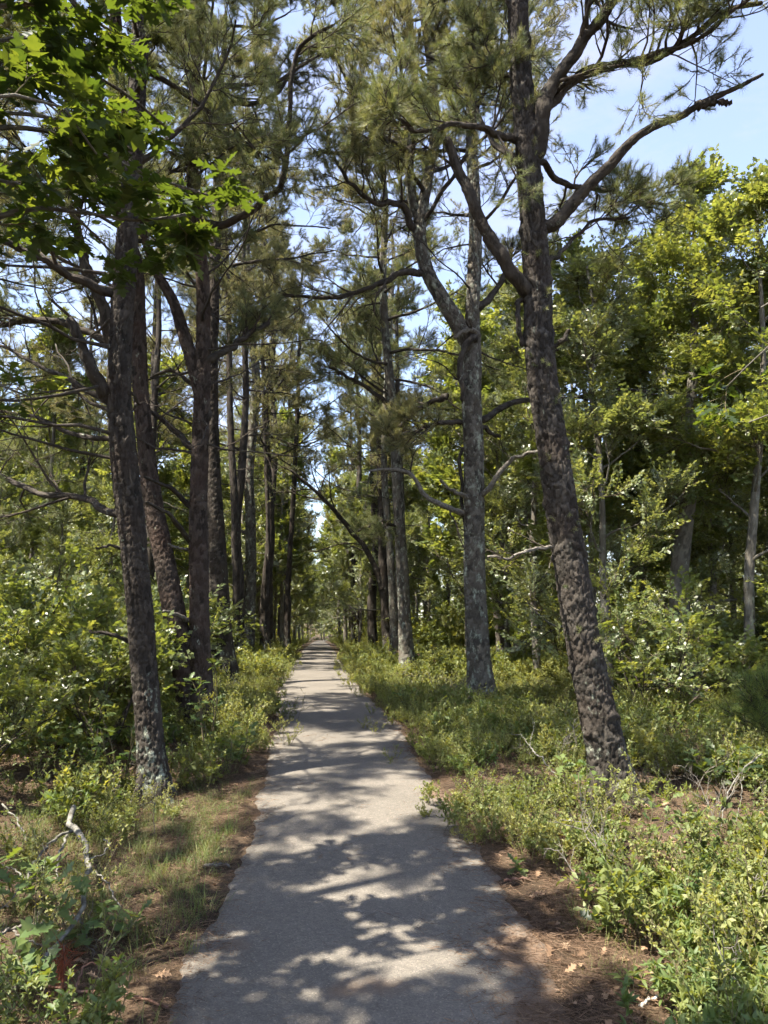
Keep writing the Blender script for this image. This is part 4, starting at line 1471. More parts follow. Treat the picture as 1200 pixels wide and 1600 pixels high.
fill(19, 1, 11, 20, OAKS, .72, .95, 1.5, LAB_R, G_R, 3.6)
fill(20, 1, 19, 38, OAKS, .8, 1.1, 1.8, LAB_R, G_R, 3.0)
fill(28, 1, 38, 105, OAKS, .8, 1.2, 2.2, LAB_R, G_R, 2.6, .5, 1.3)
fill(7, -1, 12, 20, OAKS, .38, .55, 1.6, LAB_L, G_L, 3.2)
fill(26, -1, 20, 40, OAKS, .68, .95, 1.7, LAB_L, G_L, 2.6)
fill(30, -1, 40, 105, OAKS, .9, 1.25, 2.2, LAB_L, G_L, 2.4, .5, 1.3)
LAB_P = '%f slender pine in the wood %w'
# oaks whose crowns meet over the far path
for side, y, s in ((1, 33, .85), (-1, 36, .95), (1, 40, 1.0), (-1, 45, 1.05), (1, 49, 1.1), (-1, 54, 1.1), (1, 60, 1.15), (-1, 66, 1.2), (1, 73, 1.2), (-1, 80, 1.2)):
    x = float(path_x(y)) + side * 1.75
    free(x, y, .5)
    settle(OAKS, x, y, rs.uniform(0, 6), s, '%f oak arching over the path %w', 'oaks arching over the path')
for side, y, s, o in ((-1, 21.5, 1.05, 2.3), (1, 24, 1.1, 2.4), (-1, 27, 1.2, 1.9), (1, 30, 1.2, 2.2), (-1, 33, 1.25, 2.2), (1, 37, 1.3, 1.9), (-1, 42, 1.35, 1.9), (1, 46, 1.35, 2.3), (-1, 50, 1.3, 2.5)):
    x = float(path_x(y)) + side * o
    free(x, y, .4)
    settle(BGP, x, y, rs.uniform(0, 6), s, '%f tall pine close to the path %w', 'tall pines close to the path')
# rows that line the far path
for side in (1, -1):
    for y in list(np.arange(21, 60, 4.0)) + list(np.arange(60, 118, 6.0)):
        yy = y + rs.uniform(-1.5, 1.5)
        xx = float(path_x(yy)) + side * rs.uniform(2.0, 3.4)
        if free(xx, yy, 1.2):
            settle(OAKS + BGP[:1], xx, yy, rs.uniform(0, 6), rs.uniform(.85, 1.15), '%f slender tree lining the path %w', 'trees lining the far path')
        yy += 2
        xx = float(path_x(yy)) + side * rs.uniform(4.2, 7.5)
        if free(xx, yy, 1.4):
            settle(OAKS, xx, yy, rs.uniform(0, 6), rs.uniform(.8, 1.1), LAB_R if side > 0 else LAB_L, G_R if side > 0 else G_L)
fill(9, 1, 20, 70, BGP, .8, 1.1, 2.0, LAB_P, 'pines among the oaks', 2.6)
fill(5, -1, 15, 27, BGP, .95, 1.2, 1.5, LAB_P, 'pines among the oaks', 3.4)
fill(14, -1, 18, 70, BGP, .9, 1.2, 2.0, LAB_P, 'pines among the oaks', 2.2)
# where the path bends away out of sight, oaks close the view
for x, y, s in ((-9.5, 118, 1.1), (-12.5, 122, 1.2), (-6.8, 116, 1.0), (-15.5, 119, 1.1), (-4, 121, 1.2), (-10.8, 128, 1.2), (-8, 126, 1.2), (-9.0, 112.5, .8), (-11.2, 114, .9)):
    settle(OAKS, x, y, rs.uniform(0, 6), s, 'leafy oak closing the view at the far end of the path', 'oaks at the end of the path')
# trees of the same wood just left of the frame, whose shade falls on the path
for kinds, x, y, s, lab in ((BGP, -4.7, 5.2, .80, 'pine standing just outside the frame at left, its crown over the near verge'), (BGP, -5.4, 7.7, .95, 'pine standing outside the frame at left, beyond the nearest one'), (OAKS, -3.5, .8, .8, 'oak standing outside the frame at left beside the viewer'),
                            (BGP, -4.4, -2.2, .9, 'pine standing outside the frame behind the viewer at left'), (OAKS, -8.6, 8.6, .8, 'oak standing outside the frame at far left'), (BGP, -7.5, 11.5, .9, 'pine standing outside the frame at far left'), (BGP, -5.9, 9.2, .92, 'pine outside the left frame edge beyond the dark leaning trunk'), (BGP, -4.3, 3.0, .75, 'pine standing outside the frame at left, nearest the viewer')):
    settle(kinds, x, y, rs.uniform(0, 6), s, lab, None)
# scrub oaks
LAB_S = '%f low scrub oak %w'
fill(26, 1, 9, 40, SCRUB, .7, 1.2, 1.0, LAB_S, G_S, 3.2, .58, 1.2, clear=3.0)
fill(24, -1, 10, 40, SCRUB, .7, 1.2, 1.0, LAB_S, G_S, 2.6, .58, 1.2, clear=2.4)
for x, y, s, lab in ((-3.0, 8.0, .85, 'bright scrub oak left of the dark leaning trunk'), (-4.0, 9.2, 1.1, 'taller scrub oak at the left picture edge'), (-3.7, 6.9, .62, 'small sunlit scrub oak low at the left edge'),
                     (-5.2, 11.0, 1.2, 'broad scrub oak far left beyond the sunlit one'), (-3.4, 10.6, 1.0, 'scrub oak behind the bright one left of the dark trunk'), (5.1, 9.6, .7, 'scrub oak beneath the thin upright oak at right')):
    settle(SCRUB, x, y, rs.uniform(0, 6), s, lab, None)

# ------------------------------------------------------------------ ground cover
def cover(name, label, fam, n, yr, power, dens, scl, seed, side=0, kind_cat='undergrowth', tilt=.12, lift=0.0, xspan=0.62, near_trunks=False):
    rs = np.random.default_rng(seed)
    y = yr[0] + (yr[1] - yr[0]) * rs.random(n) ** power
    lim = xspan * y + 2.0
    x = rs.uniform(-1, 1, n) * lim
    off = x - path_x(y)
    d = np.abs(off) - PATH_W / 2
    keep = rs.random(n) < dens(x, y, d, np.sign(off))
    if side:
        keep &= np.sign(off) == side
    for q in ([] if near_trunks else TRUNKS):
        keep &= (x - q[0]) ** 2 + (y - q[1]) ** 2 > q[2] ** 2
    x, y, d = x[keep], y[keep], d[keep]
    z = H(x, y) + lift
    k = len(x)
    rot = np.stack([rs.normal(0, tilt, k), rs.normal(0, tilt, k), rs.uniform(0, 2 * PI, k)], 1)
    s = rs.uniform(scl[0], scl[1], k) * (0.75 + 0.35 * vnoise(x * 1.3, y * 1.3, seed) * .5 + .2)
    o = scatter(name, fam, np.stack([x, y, z], 1), rot, s, None, seed)
    tag(o, label, kind_cat, kind='stuff')
    print(name, k)


TRUNKS = [(at(241, 1262, YL1)[0], YL1, .20), (at(312, 1150, YL2)[0], YL2, .30), (at(352, 1078, YL4)[0], YL4, .3), (at(960, 1260, YR1)[0], YR1, .24), (at(755, 1112, YR2)[0], YR2, .24), (at(638, 1065, YR3)[0], YR3, .2)]


def sm(v, a, b):
    t = np.clip((v - a) / (b - a), 0, 1)
    return t * t * (3 - 2 * t)


def dens_right(x, y, d, s):
    n = vnoise(x * 1.5, y * 1.5, 61)
    edge = 0.0 + 0.44 * np.exp(-((y - 3.6) / .95) ** 2) + 0.07 * vnoise(y * 2, y * 0, 62) + 0.16 * np.exp(-((y - 6.3) / .35) ** 2)
    near = np.exp(-((y - 3.6) / 1.3) ** 2)
    return sm(d, edge, edge + .35) * np.clip(0.52 - .22 * near + (0.85 + .2 * near) * n, .05, 1)


def dens_left(x, y, d, s):
    n = vnoise(x * 1.5, y * 1.5, 71)
    edge = 0.02 + 0.50 * np.exp(-((y - 5.2) / 1.6) ** 2) + 0.08 * vnoise(y * 2, y * 0, 72)
    by_branch = np.clip(1 - 1.5 * np.exp(-((x + 1.75) / .8) ** 2 - ((y - 3.9) / 1.3) ** 2), 0.02, 1)
    return by_branch * sm(d, edge, edge + .5) * np.clip(0.55 + 0.75 * n, .08, 1) * (1 - 0.62 * np.exp(-((y - 4.2) / 1.7) ** 2))


cover('blueberry_undergrowth', 'low light-green blueberry bushes covering the ground right of the path', 'bush', 12500, (2.6, 16), 1.25, lambda x, y, d, s: dens_right(x, y, d, s) * (1 - .72 * np.exp(-((y - 3.3) / 1.3) ** 2)), (.35, 1.15), 501, 1)
cover('herb_undergrowth', 'narrow-leaved green sweetfern growing along the right verge', 'herb', 7000, (2.6, 11), 1.4, lambda x, y, d, s: dens_right(x, y, d, s) * np.clip(.25 + .9 * np.exp(-((y - 3.8) / 1.8) ** 2), 0, 1), (.5, .98), 502, 1)
cover('blueberry_undergrowth', 'low light-green blueberry bushes covering the ground left of the path', 'bush', 11000, (2.6, 16), 1.25, dens_left, (.35, 1.15), 503, -1)
cover('herb_undergrowth', 'narrow-leaved green plants scattered on the left verge', 'herb', 3000, (2.6, 10), 1.3, lambda x, y, d, s: dens_left(x, y, d, s) * .6, (.6, 1.0), 504, -1)
cover('distant_undergrowth', 'sunlit ground cover under the trees farther along the path', 'bush_far', 9500, (15, 115), 1.7, lambda x, y, d, s: sm(d, .1, .5) * np.clip(.8 + .4 * vnoise(x, y, 81), .3, 1), (.6, 1.25), 505, 0)
cover('distant_thicket', 'taller leafy thicket between the far trunks', 'bush_far', 5200, (24, 130), 1.3, lambda x, y, d, s: sm(d, 1.2, 3.0) * np.clip(.5 + .7 * vnoise(x * .8, y * .8, 83), .15, 1), (1.6, 3.6), 509, 0)
cover('verge_undergrowth', 'small leafy bushes fringing both edges of the path', 'bush', 15000, (4.9, 30), 1.2, lambda x, y, d, s: np.exp(-((d - .30) / .30) ** 2) * np.where(s < 0, sm(y, 7.0, 8.0), np.maximum(sm(y, 6.8, 7.4), (y < 6.0) * .5)) * np.clip(.8 + .4 * vnoise(x * 2, y * 2, 87), .2, 1), (.35, .8), 511, 0, xspan=.25)
cover('dead_twig_debris', 'bare grey dead twigs sticking up through the undergrowth', 'deadtwig', 1100, (3, 16), 1.1, lambda x, y, d, s: sm(d, .3, .8) * .55, (.5, 1.2), 510, 0, 'dead twigs', tilt=.6)
cover('grass', 'fine yellow-green grass on the left verge near the viewer', 'grass', 11000, (2.8, 9.5), 1.3, lambda x, y, d, s: (s < 0) * sm(d, .02, .12) * (1 - sm(d, 1.3, 2.2)) * np.clip(.5 + .8 * vnoise(x * 2, y * 2, 91), .08, 1) + (s > 0) * sm(d, .1, .4) * .10, (.4, .95), 506)
cover('needle_litter', 'rust-brown fallen pine needles strewn on the verges and path edges', 'litter', 15000, (2.4, 13), 1.35, lambda x, y, d, s: np.where(d > 0, np.exp(-d / 1.6) * .9 + .1, np.exp(d / (.045 + .07 * (s > 0) * np.exp(-((y - 4) / 1.4) ** 2) + .12 * (s > 0) * np.exp(-((y - 6.3) / .45) ** 2))) * .9 + .022), (.7, 1.2), 507, kind_cat='litter', tilt=.04, lift=.012, near_trunks=True)
cover('leaf_litter', 'dry tan oak leaves lying among the needles', 'dry', 9000, (2.4, 11), 1.3, lambda x, y, d, s: np.where(d > .05, np.clip(.30 + .35 * vnoise(x * 1.2, y * 1.2, 95), .03, 1), 0.0), (.55, 1.15), 508, kind_cat='litter', tilt=.35, lift=.008)

# ------------------------------------------------------------------ leaves one can pick out
LEAF_MESH = {}


def leaf_meshes(kind, tpl, mat, n=4):
    if kind not in LEAF_MESH:
        out = []
        for i in range(n):
            r = np.random.default_rng(700 + i)
            V, Q = tpl
            V = V.copy()
            V[:, 2] += 0.05 * np.sin(V[:, 0] * 5 + i) + 0.10 * V[:, 1] * np.sin(V[:, 0] * 4 + 2 * i) - 0.18 * V[:, 0] ** 2 * r.random()
            V[:, 1] += 0.05 * np.sin(V[:, 0] * 3 + i * 2)
            V[:, 1] *= r.uniform(.85, 1.1)
            out.append(make_mesh('leaf', V, Q, mat))
        LEAF_MESH[kind] = out
    return LEAF_MESH[kind]


def leaf_objects(tree, base, pos, d, n, size, meshes, rs):
    from mathutils import Matrix
    B = basis(d, n)
    for k in range(len(pos)):
        o = bpy.data.objects.new('leaf', meshes[int(rs.integers(len(meshes)))])
        COL.objects.link(o)
        o.parent = tree
        m = Matrix.Identity(4)
        for i in range(3):
            for j in range(3):
                m[i][j] = float(B[k, i, j] * size[k])
            m[i][3] = float(pos[k, i] - base[i])
        o.matrix_basis = m


def shoot_leaves(S, rs, per=(5, 8), t0=0.55, size=(.11, .16), droop=-.15):
    """leaves bunched towards the ends of shoots S (N, K, 3)"""
    pos, ds, ns, sz = [], [], [], []
    for k in range(len(S)):
        n = int(rs.integers(per[0], per[1] + 1))
        t = np.clip(1 - (1 - t0) * rs.random(n) ** 1.6, 0, 1)
        p, tan = along(np.repeat(S[k:k + 1], n, 0), t)
        a = rs.uniform(0, 2 * PI) + np.arange(n) * 2.4
        flat = np.stack([np.cos(a), np.sin(a), rs.normal(droop, .25, n)], 1)
        ds.append(norm(tan * rs.uniform(.2, .9, (n, 1)) + flat))
        pos.append(p)
        ns.append(np.stack([rs.normal(0, .4, n), rs.normal(0, .4, n), np.ones(n)], 1))
        sz.append(rs.uniform(size[0], size[1], n))
    return np.concatenate(pos), np.concatenate(ds), np.concatenate(ns), np.concatenate(sz)


def in_view(p):
    y = p[:, 1] * CP + (p[:, 2] - CAM_H) * SP
    u = (p[:, 2] - CAM_H) * CP - p[:, 1] * SP
    px = 600 + F * p[:, 0] / np.maximum(y, .01)
    py = 800 - F * u / np.maximum(y, .01)
    return (y > 0) & (px > -30) & (px < 1230) & (py > -30) & (py < 1630)


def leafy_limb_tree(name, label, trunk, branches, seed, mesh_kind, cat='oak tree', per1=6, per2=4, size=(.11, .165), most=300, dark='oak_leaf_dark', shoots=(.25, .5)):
    """a tree whose trunk stands outside the frame and whose leaves near the viewer are objects of their own"""
    rs = np.random.default_rng(seed)
    P, R = trunk
    base = P[0].copy()
    t = empty(name, base, label, cat)
    stem_mesh('trunk', P, R, base, M['bark_oak'], t, 28, 0.04, seed, .006, .04, .35)
    B = np.stack([catmull(np.array(b), 12) for b, r in branches])
    RR = np.stack([np.linspace(r, .005, 12) for b, r in branches])
    for k in range(len(B)):
        tube_obj('branch', B[k], RR[k], 7, M['bark_oak'], t, base)
    S1, R1 = side_shoots(B, RR, per1, .2, shoots, (30, 70), .05, 6, .12, rs, .55, lmin=.15)
    S2, R2 = side_shoots(S1, R1, per2, .2, (.35, .65), (28, 65), .05, 5, .12, rs, .6, lmin=.10)
    g = Geo()
    for A, r0, S in ((S1, np.clip(R1, .003, .009), 4), (S2, np.clip(R2, .0018, .004), 3)):
        V, Q = tubes(A - base, r0, S)
        g.add(V, Q)
    link('twigs', g.mesh('twigs', [M['stem']]), t, 'stuff')
    pos, d, n, sz = shoot_leaves(np.concatenate([S2, ]), rs, size=size)
    p2, d2, n2, s2 = shoot_leaves(S1, rs, size=size)
    pos, d, n, sz = (np.concatenate(q) for q in ((pos, p2), (d, d2), (n, n2), (sz, s2)))
    vis = in_view(pos)
    dist = np.linalg.norm(pos - [0, 0, CAM_H], axis=1) + 100 * ~vis
    order = np.argsort(dist)
    pick = order[:most][vis[order[:most]]]
    rest = np.setdiff1d(np.arange(len(pos)), pick)
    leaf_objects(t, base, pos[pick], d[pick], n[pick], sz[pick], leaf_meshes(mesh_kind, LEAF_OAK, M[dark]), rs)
    if len(rest):
        g = Geo()
        put_leaves(g, LEAF_OAK, pos[rest] - base, d[rest], n[rest], sz[rest])
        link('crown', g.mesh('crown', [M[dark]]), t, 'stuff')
    print(label, len(pick), len(rest))
    return t


def tr(x, y, h, r, lean=(0, 0)):
    z = np.linspace(0, h, 6)
    P = np.stack([x + lean[0] * z / h, y + lean[1] * z / h, float(H(x, y)) - .05 + z], 1)
    return P, r * (1 - .75 * z / h)


TX, TY = -3.3, 2.7


def from_trunk(h, pts, x=TX, y=TY):
    return [(x, y, h)] + [tuple(at(px, py, Y)) for px, py, Y in pts]


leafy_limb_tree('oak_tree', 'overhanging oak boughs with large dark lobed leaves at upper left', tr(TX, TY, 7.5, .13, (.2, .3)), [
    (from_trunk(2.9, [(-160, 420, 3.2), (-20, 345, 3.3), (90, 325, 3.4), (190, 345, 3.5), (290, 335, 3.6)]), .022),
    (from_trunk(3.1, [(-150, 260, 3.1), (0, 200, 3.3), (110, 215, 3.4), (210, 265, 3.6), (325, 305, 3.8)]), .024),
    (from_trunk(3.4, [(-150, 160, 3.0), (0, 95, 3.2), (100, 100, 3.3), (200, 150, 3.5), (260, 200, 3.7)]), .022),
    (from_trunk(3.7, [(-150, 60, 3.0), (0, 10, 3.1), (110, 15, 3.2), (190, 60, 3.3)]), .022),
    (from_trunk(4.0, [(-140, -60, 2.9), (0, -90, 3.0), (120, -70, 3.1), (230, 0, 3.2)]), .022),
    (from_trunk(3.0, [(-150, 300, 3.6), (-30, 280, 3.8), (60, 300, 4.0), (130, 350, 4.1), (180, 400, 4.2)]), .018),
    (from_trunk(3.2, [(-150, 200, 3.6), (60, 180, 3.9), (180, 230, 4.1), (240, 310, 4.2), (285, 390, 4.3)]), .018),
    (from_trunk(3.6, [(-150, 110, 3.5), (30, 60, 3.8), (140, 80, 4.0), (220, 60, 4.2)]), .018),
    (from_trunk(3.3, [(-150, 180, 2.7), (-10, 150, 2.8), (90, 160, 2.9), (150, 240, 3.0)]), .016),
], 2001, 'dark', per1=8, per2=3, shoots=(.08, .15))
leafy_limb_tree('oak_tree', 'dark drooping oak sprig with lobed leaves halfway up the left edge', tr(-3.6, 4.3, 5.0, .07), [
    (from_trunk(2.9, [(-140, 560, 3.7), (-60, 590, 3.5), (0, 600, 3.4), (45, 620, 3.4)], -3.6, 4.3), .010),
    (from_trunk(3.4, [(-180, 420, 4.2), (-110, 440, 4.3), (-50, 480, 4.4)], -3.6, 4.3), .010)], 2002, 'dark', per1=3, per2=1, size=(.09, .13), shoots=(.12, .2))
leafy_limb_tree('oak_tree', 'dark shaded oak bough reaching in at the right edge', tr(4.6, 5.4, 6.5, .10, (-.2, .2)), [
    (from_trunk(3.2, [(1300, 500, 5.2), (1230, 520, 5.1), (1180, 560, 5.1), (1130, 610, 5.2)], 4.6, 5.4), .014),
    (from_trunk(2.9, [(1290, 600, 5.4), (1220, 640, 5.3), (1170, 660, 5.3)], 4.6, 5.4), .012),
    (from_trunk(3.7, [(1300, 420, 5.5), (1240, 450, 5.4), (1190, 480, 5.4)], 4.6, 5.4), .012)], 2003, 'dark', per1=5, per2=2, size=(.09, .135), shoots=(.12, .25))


def seedling(name, label, px, py, h, stems, per, size, seed, kind='bright', mat='oak_leaf', spread=.5, tpl=None, cat='oak seedling', lean=(0, 0), cluster=.45):
    rs = np.random.default_rng(seed)
    b = ground_at(px, py)
    t = empty(name, b, label, cat)
    az = rs.uniform(0, 6.28) + np.arange(stems) * 2.4
    d = np.stack([spread * np.cos(az) + lean[0], spread * np.sin(az) + lean[1], np.ones(stems)], 1)
    S = grow(np.repeat(b[None], stems, 0) + rs.normal(0, .01, (stems, 3)) - [0, 0, .02], d, rs.uniform(.7, 1.1, stems) * h, 7, .07, .02, rs)
    for k in range(stems):
        tube_obj('stem', S[k], np.linspace(.006, .0022, 7) * (h / .5) ** .5, 5, M['stem'], t, b)
    pos, dd, n, sz = shoot_leaves(S, rs, per, cluster, size, 0.0)
    leaf_objects(t, b, pos, dd, n, sz, leaf_meshes(kind, tpl or LEAF_OAK, M[mat]), rs)
    return t


M['oak_leaf_young'] = leaf_mat('oak_leaf_young', [(0.055, 0.095, 0.030), (0.090, 0.130, 0.038), (0.135, 0.170, 0.050)], .38, (2.0, 1.75, .55))
seedling('oak_sapling', 'young oak sapling with upright leafy tip before the reddish twin-stemmed pine', 322, 1185, .95, 5, (9, 13), (.08, .13), 3001, 'young', 'oak_leaf_young', .28, cluster=.25)
seedling('oak_sapling', 'bright low leafy sapling at the left path edge', 362, 1212, .50, 9, (9, 13), (.07, .12), 3002, 'young', 'oak_leaf_young', .55, cluster=.3)
seedling('oak_sapling', 'sapling with large dim leaves crossing the foot of the dark leaning trunk', 190, 1240, .75, 6, (7, 10), (.10, .15), 3003, 'young', 'oak_leaf_young', .45, cluster=.3)
seedling('oak_seedling', 'broad-leaved seedling at the bottom left corner', 30, 1585, .30, 6, (5, 7), (.10, .15), 3004, 'young', 'oak_leaf_young', .6)
seedling('oak_seedling', 'large-leaved seedling beneath the fallen pale branch', 115, 1478, .30, 5, (5, 8), (.10, .15), 3005, 'young', 'oak_leaf_young', .6)
seedling('oak_seedling', 'seedling at the left edge level with the fallen pale branch', 25, 1430, .34, 6, (6, 8), (.10, .15), 3006, 'young', 'oak_leaf_young', .6)
seedling('oak_seedling', 'small seedling right of the fallen pale branch', 205, 1470, .18, 3, (4, 6), (.08, .11), 3007, 'young', 'oak_leaf_young', .7)
seedling('oak_seedling', 'dark glossy seedling alone on the needles right of the path', 942, 1458, .13, 4, (4, 6), (.07, .105), 3008, 'dark', 'oak_leaf_dark', .8)
seedling('oak_seedling', 'tiny bright seedling at the right edge of the asphalt', 808, 1368, .13, 3, (4, 6), (.05, .08), 3009, 'young', 'oak_leaf_young', .6)
seedling('oak_seedling', 'bright seedling beside the white stick at lower right', 995, 1560, .12, 4, (6, 9), (.05, .075), 3010, 'lance', 'herb_leaf', .8, LEAF_LANCE, 'seedling')
seedling('oak_sapling', 'leafy sapling in front of the foot of the largest pine', 905, 1300, .55, 4, (7, 10), (.06, .10), 3011, 'young', 'oak_leaf_young', .4)
seedling('oak_sapling', 'thin-stemmed sapling right of the largest pine in the undergrowth', 1012, 1380, .50, 3, (8, 12), (.06, .10), 3012, 'young', 'oak_leaf_young', .25)
seedling('oak_sapling', 'sapling with dark leaves near the right edge of the undergrowth', 1135, 1260, .50, 7, (8, 12), (.08, .12), 3013, 'dark', 'oak_leaf_dark', .6)
seedling('oak_sapling', 'sunny yellow-green sapling in the bushes at right', 1085, 1180, .62, 8, (9, 13), (.06, .11), 3014, 'young', 'oak_leaf_young', .6, cluster=.3)
seedling('oak_sapling', 'small sapling at the foot of the forking pine', 700, 1165, .42, 6, (8, 12), (.06, .10), 3015, 'young', 'oak_leaf_young', .55, cluster=.3)
seedling('oak_sapling', 'leafy sapling among bushes left of the forking pine', 640, 1118, .45, 6, (7, 11), (.07, .11), 3016, 'young', 'oak_leaf_young', .5, cluster=.3)
seedling('oak_seedling', 'sunlit sapling low at the left picture edge', 60, 1215, .55, 8, (9, 13), (.08, .12), 3017, 'young', 'oak_leaf_young', .65, cluster=.3)
seedling('oak_seedling', 'sunlit sapling between the left edge and the dark leaning trunk', 140, 1200, .55, 8, (9, 13), (.08, .12), 3018, 'young', 'oak_leaf_young', .65, cluster=.3)

# ---- a young soft-needled pine at the right edge
yb = ground_at(1205, 1190)
yp = empty('pine_sapling', yb, 'soft bright green young pine at the right picture edge', 'pine sapling')
rs = np.random.default_rng(3100)
st = grow(yb[None], np.array([[0.02, 0, 1.0]]), np.array([.68]), 9, .03, .05, rs)[0]
tube_obj('trunk', st, np.linspace(.016, .004, 9), 6, M['twig'], yp, yb)
lv = auto_limbs(st, np.linspace(.016, .004, 9), yb[2] + .10, yb[2] + .62, 12, .42, .18, rs, (5, 40), .06)
for p, r in lv:
    tube_obj('branch', p, np.linspace(.006, .002, 11), 5, M['twig'], yp, yb)
foliage(yp, lv, yb, 'tuft_soft', rs, 5, 3, 1, (.7, 1.0), .2, seed=9)

# ------------------------------------------------------------------ fallen wood
def lying(pts, lift):
    out = []
    for (px, py), l in zip(pts, lift):
        g = ground_at(px, py)
        out.append(g + np.array([0, 0, l]))
    return np.array(out)


def fallen(name, label, arms, mat, cat, seed=0):
    """arms: (part name, [(px, py)...], [lift...], r0, r1)"""
    first = lying(arms[0][1], arms[0][2])
    base = first[0].copy()
    base[2] = float(H(base[0], base[1]))
    t = empty(name, base, label, cat)
    for nm, pts, lift, r0, r1 in arms:
        P = catmull(lying(pts, lift), 18)
        rs = np.random.default_rng(seed + len(pts))
        P[1:-1] += rs.normal(0, .006, (16, 3))
        tube_obj(nm, P, np.linspace(r0, r1, 18), 9, M[mat], t, base)
    return t


M['lichen_wood'] = wood_mat('lichen_wood', (0.075, 0.068, 0.056), (0.19, 0.183, 0.158), 26)
fallen('fallen_branch', 'pale lichen-grey crooked fallen branch on the left verge', [
    ('branch', [(112, 1312), (106, 1335), (124, 1352), (134, 1385), (132, 1430), (128, 1465), (105, 1500), (70, 1525), (20, 1562)], [.22, .20, .19, .18, .17, .16, .13, .09, .04], .019, .009),
    ('side_branch', [(112, 1332), (90, 1338), (62, 1362), (40, 1392)], [.14, .13, .10, .06], .010, .005),
    ('side_branch', [(103, 1340), (92, 1362), (86, 1388)], [.14, .10, .05], .009, .006),
    ('twig', [(138, 1388), (160, 1402), (180, 1425), (195, 1448)], [.10, .10, .07, .03], .006, .003),
    ('twig', [(136, 1372), (156, 1368), (170, 1352), (160, 1340)], [.11, .12, .13, .12], .005, .003),
    ('twig', [(128, 1465), (112, 1452), (88, 1468)], [.07, .07, .04], .005, .003),
    ('twig', [(40, 1392), (22, 1380), (2, 1372)], [.07, .08, .08], .005, .003)], 'lichen_wood', 'fallen branch', 4001)
fallen('fallen_branch', 'thin grey arching stick at the left edge above the pale branch', [('branch', [(2, 1282), (30, 1312), (45, 1345), (58, 1365)], [.12, .10, .06, .01], .007, .005)], 'lichen_wood', 'fallen branch', 4002)
fallen('fallen_branch', 'weathered stick crossing the left edge below the pale branch', [('branch', [(-10, 1478), (25, 1466), (55, 1456)], [.04, .05, .04], .009, .006), ('twig', [(20, 1468), (40, 1478), (90, 1496)], [.04, .03, .02], .006, .003)], 'dead', 'fallen branch', 4003)
fallen('fallen_stick', 'long dark stick lying near the bottom left corner toward the asphalt', [('branch', [(15, 1543), (90, 1556), (170, 1560), (235, 1572), (262, 1580)], [.03, .025, .02, .02, .015], .008, .005), ('twig', [(115, 1572), (122, 1548), (140, 1536), (170, 1546)], [.02, .06, .08, .06], .005, .003)], 'dead_red', 'stick', 4004)
fallen('fallen_stick', 'short grey stick at the left path edge halfway along the near verge', [('branch', [(318, 1360), (335, 1357), (358, 1358)], [.02, .02, .015], .012, .009)], 'dead', 'stick', 4005)
fallen('fallen_stick', 'dark twig lying across the right edge of the asphalt', [('branch', [(788, 1386), (808, 1383), (828, 1378)], [.035, .03, .02], .007, .005)], 'dead_red', 'stick', 4006)
fallen('fallen_stick', 'short white stick on the needles at lower right', [('branch', [(1003, 1582), (1013, 1576), (1026, 1568)], [.02, .025, .03], .007, .006)], 'pale', 'stick', 4007)
fallen('fallen_branch', 'pale forked dead twigs in the bushes left of the largest pine', [('branch', [(850, 1222), (828, 1205), (815, 1192), (800, 1190)], [.18, .22, .26, .26], .007, .003), ('twig', [(828, 1205), (835, 1185), (832, 1170)], [.22, .3, .34], .004, .002), ('twig', [(850, 1222), (870, 1240), (885, 1262)], [.18, .14, .10], .006, .004)], 'lichen_wood', 'fallen branch', 4008)
fallen('fallen_branch', 'grey dead stick leaning through the undergrowth near the right edge', [('branch', [(1195, 1250), (1165, 1262), (1140, 1280), (1128, 1305)], [.35, .28, .18, .06], .007, .004), ('twig', [(1165, 1262), (1160, 1290), (1150, 1310)], [.28, .2, .1], .004, .002)], 'lichen_wood', 'fallen branch', 4009)

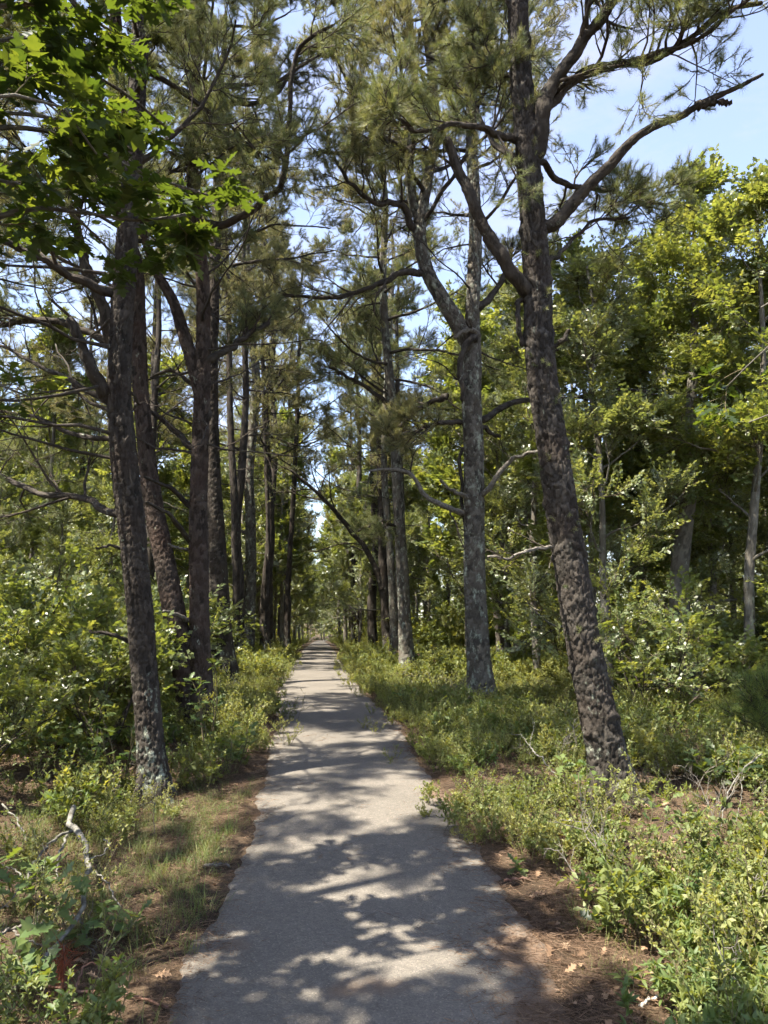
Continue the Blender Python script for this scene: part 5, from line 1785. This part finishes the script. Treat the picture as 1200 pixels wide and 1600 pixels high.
# ---- a clump of red-brown dead needles at lower left, a tuft fallen from a pine
rb = ground_at(96, 1560)
rt = empty('dead_needle_clump', rb, 'upright clump of rust-red dead pine needles at lower left', 'dead needles')
rs = np.random.default_rng(4100)
tube_obj('stem', np.array([rb, rb + [0.0, .01, .12], rb + [-.01, .02, .2]]), [.006, .005, .004], 6, M['dead_red'], rt, rb)
g = Geo()
n = 150
t_ = rs.random(n)
az = rs.uniform(0, 2 * PI, n)
needles(g, np.stack([-.01 * t_, .02 * t_, .08 + .12 * t_], 1), np.stack([.45 * np.cos(az), .45 * np.sin(az), rs.uniform(-1.2, .7, n)], 1), rs.uniform(.08, .14, n), .003, rs)
link('needles', g.mesh('needles', [M['needle_red']]), rt, 'stuff')
# ---- brown dead bush behind the trio of pines
db = ground_at(663, 1062)
dt = empty('dead_bush', db, 'rusty brown dead bush right of the trio of pines', 'dead bush')
az = rs.uniform(0, 6.28, 9)
S = grow(np.repeat(db[None], 9, 0), np.stack([.5 * np.cos(az), .5 * np.sin(az), np.ones(9)], 1), rs.uniform(.5, .9, 9), 7, .08, 0, rs, .25)
for k in range(9):
    tube_obj('stem', S[k], np.linspace(.006, .003, 7), 4, M['dead_red'], dt, db)
g = Geo()
pos, dd, nn_, sz = shoot_leaves(S, rs, (26, 34), .2, (.06, .12), -.5)
put_leaves(g, LEAF_LANCE, pos - db, dd, nn_, sz)
link('foliage', g.mesh('foliage', [M['needle_dead']]), dt, 'stuff')

# ------------------------------------------------------------------ far-off wood that closes the horizon, seen as one mass
rs = np.random.default_rng(5000)
n = 9000
y = rs.uniform(118, 175, n)
x = rs.uniform(-1, 1, n) * (0.62 * y + 4)
z = H(x, np.minimum(y, 290)) + rs.random(n) ** 1.15 * 11.5
az = rs.uniform(0, 2 * PI, n)
d = np.stack([np.cos(az), np.sin(az), rs.normal(.15, .25, n)], 1)
fo = scatter('forest', 'spray_far', np.stack([x, y, z], 1), euler_to(norm(d), rs.normal(0, .5, n)), rs.uniform(2.4, 4.6, n), None, 5000)
tag(fo, 'far-off green wood closing the view behind all the trees', 'forest', kind='stuff')
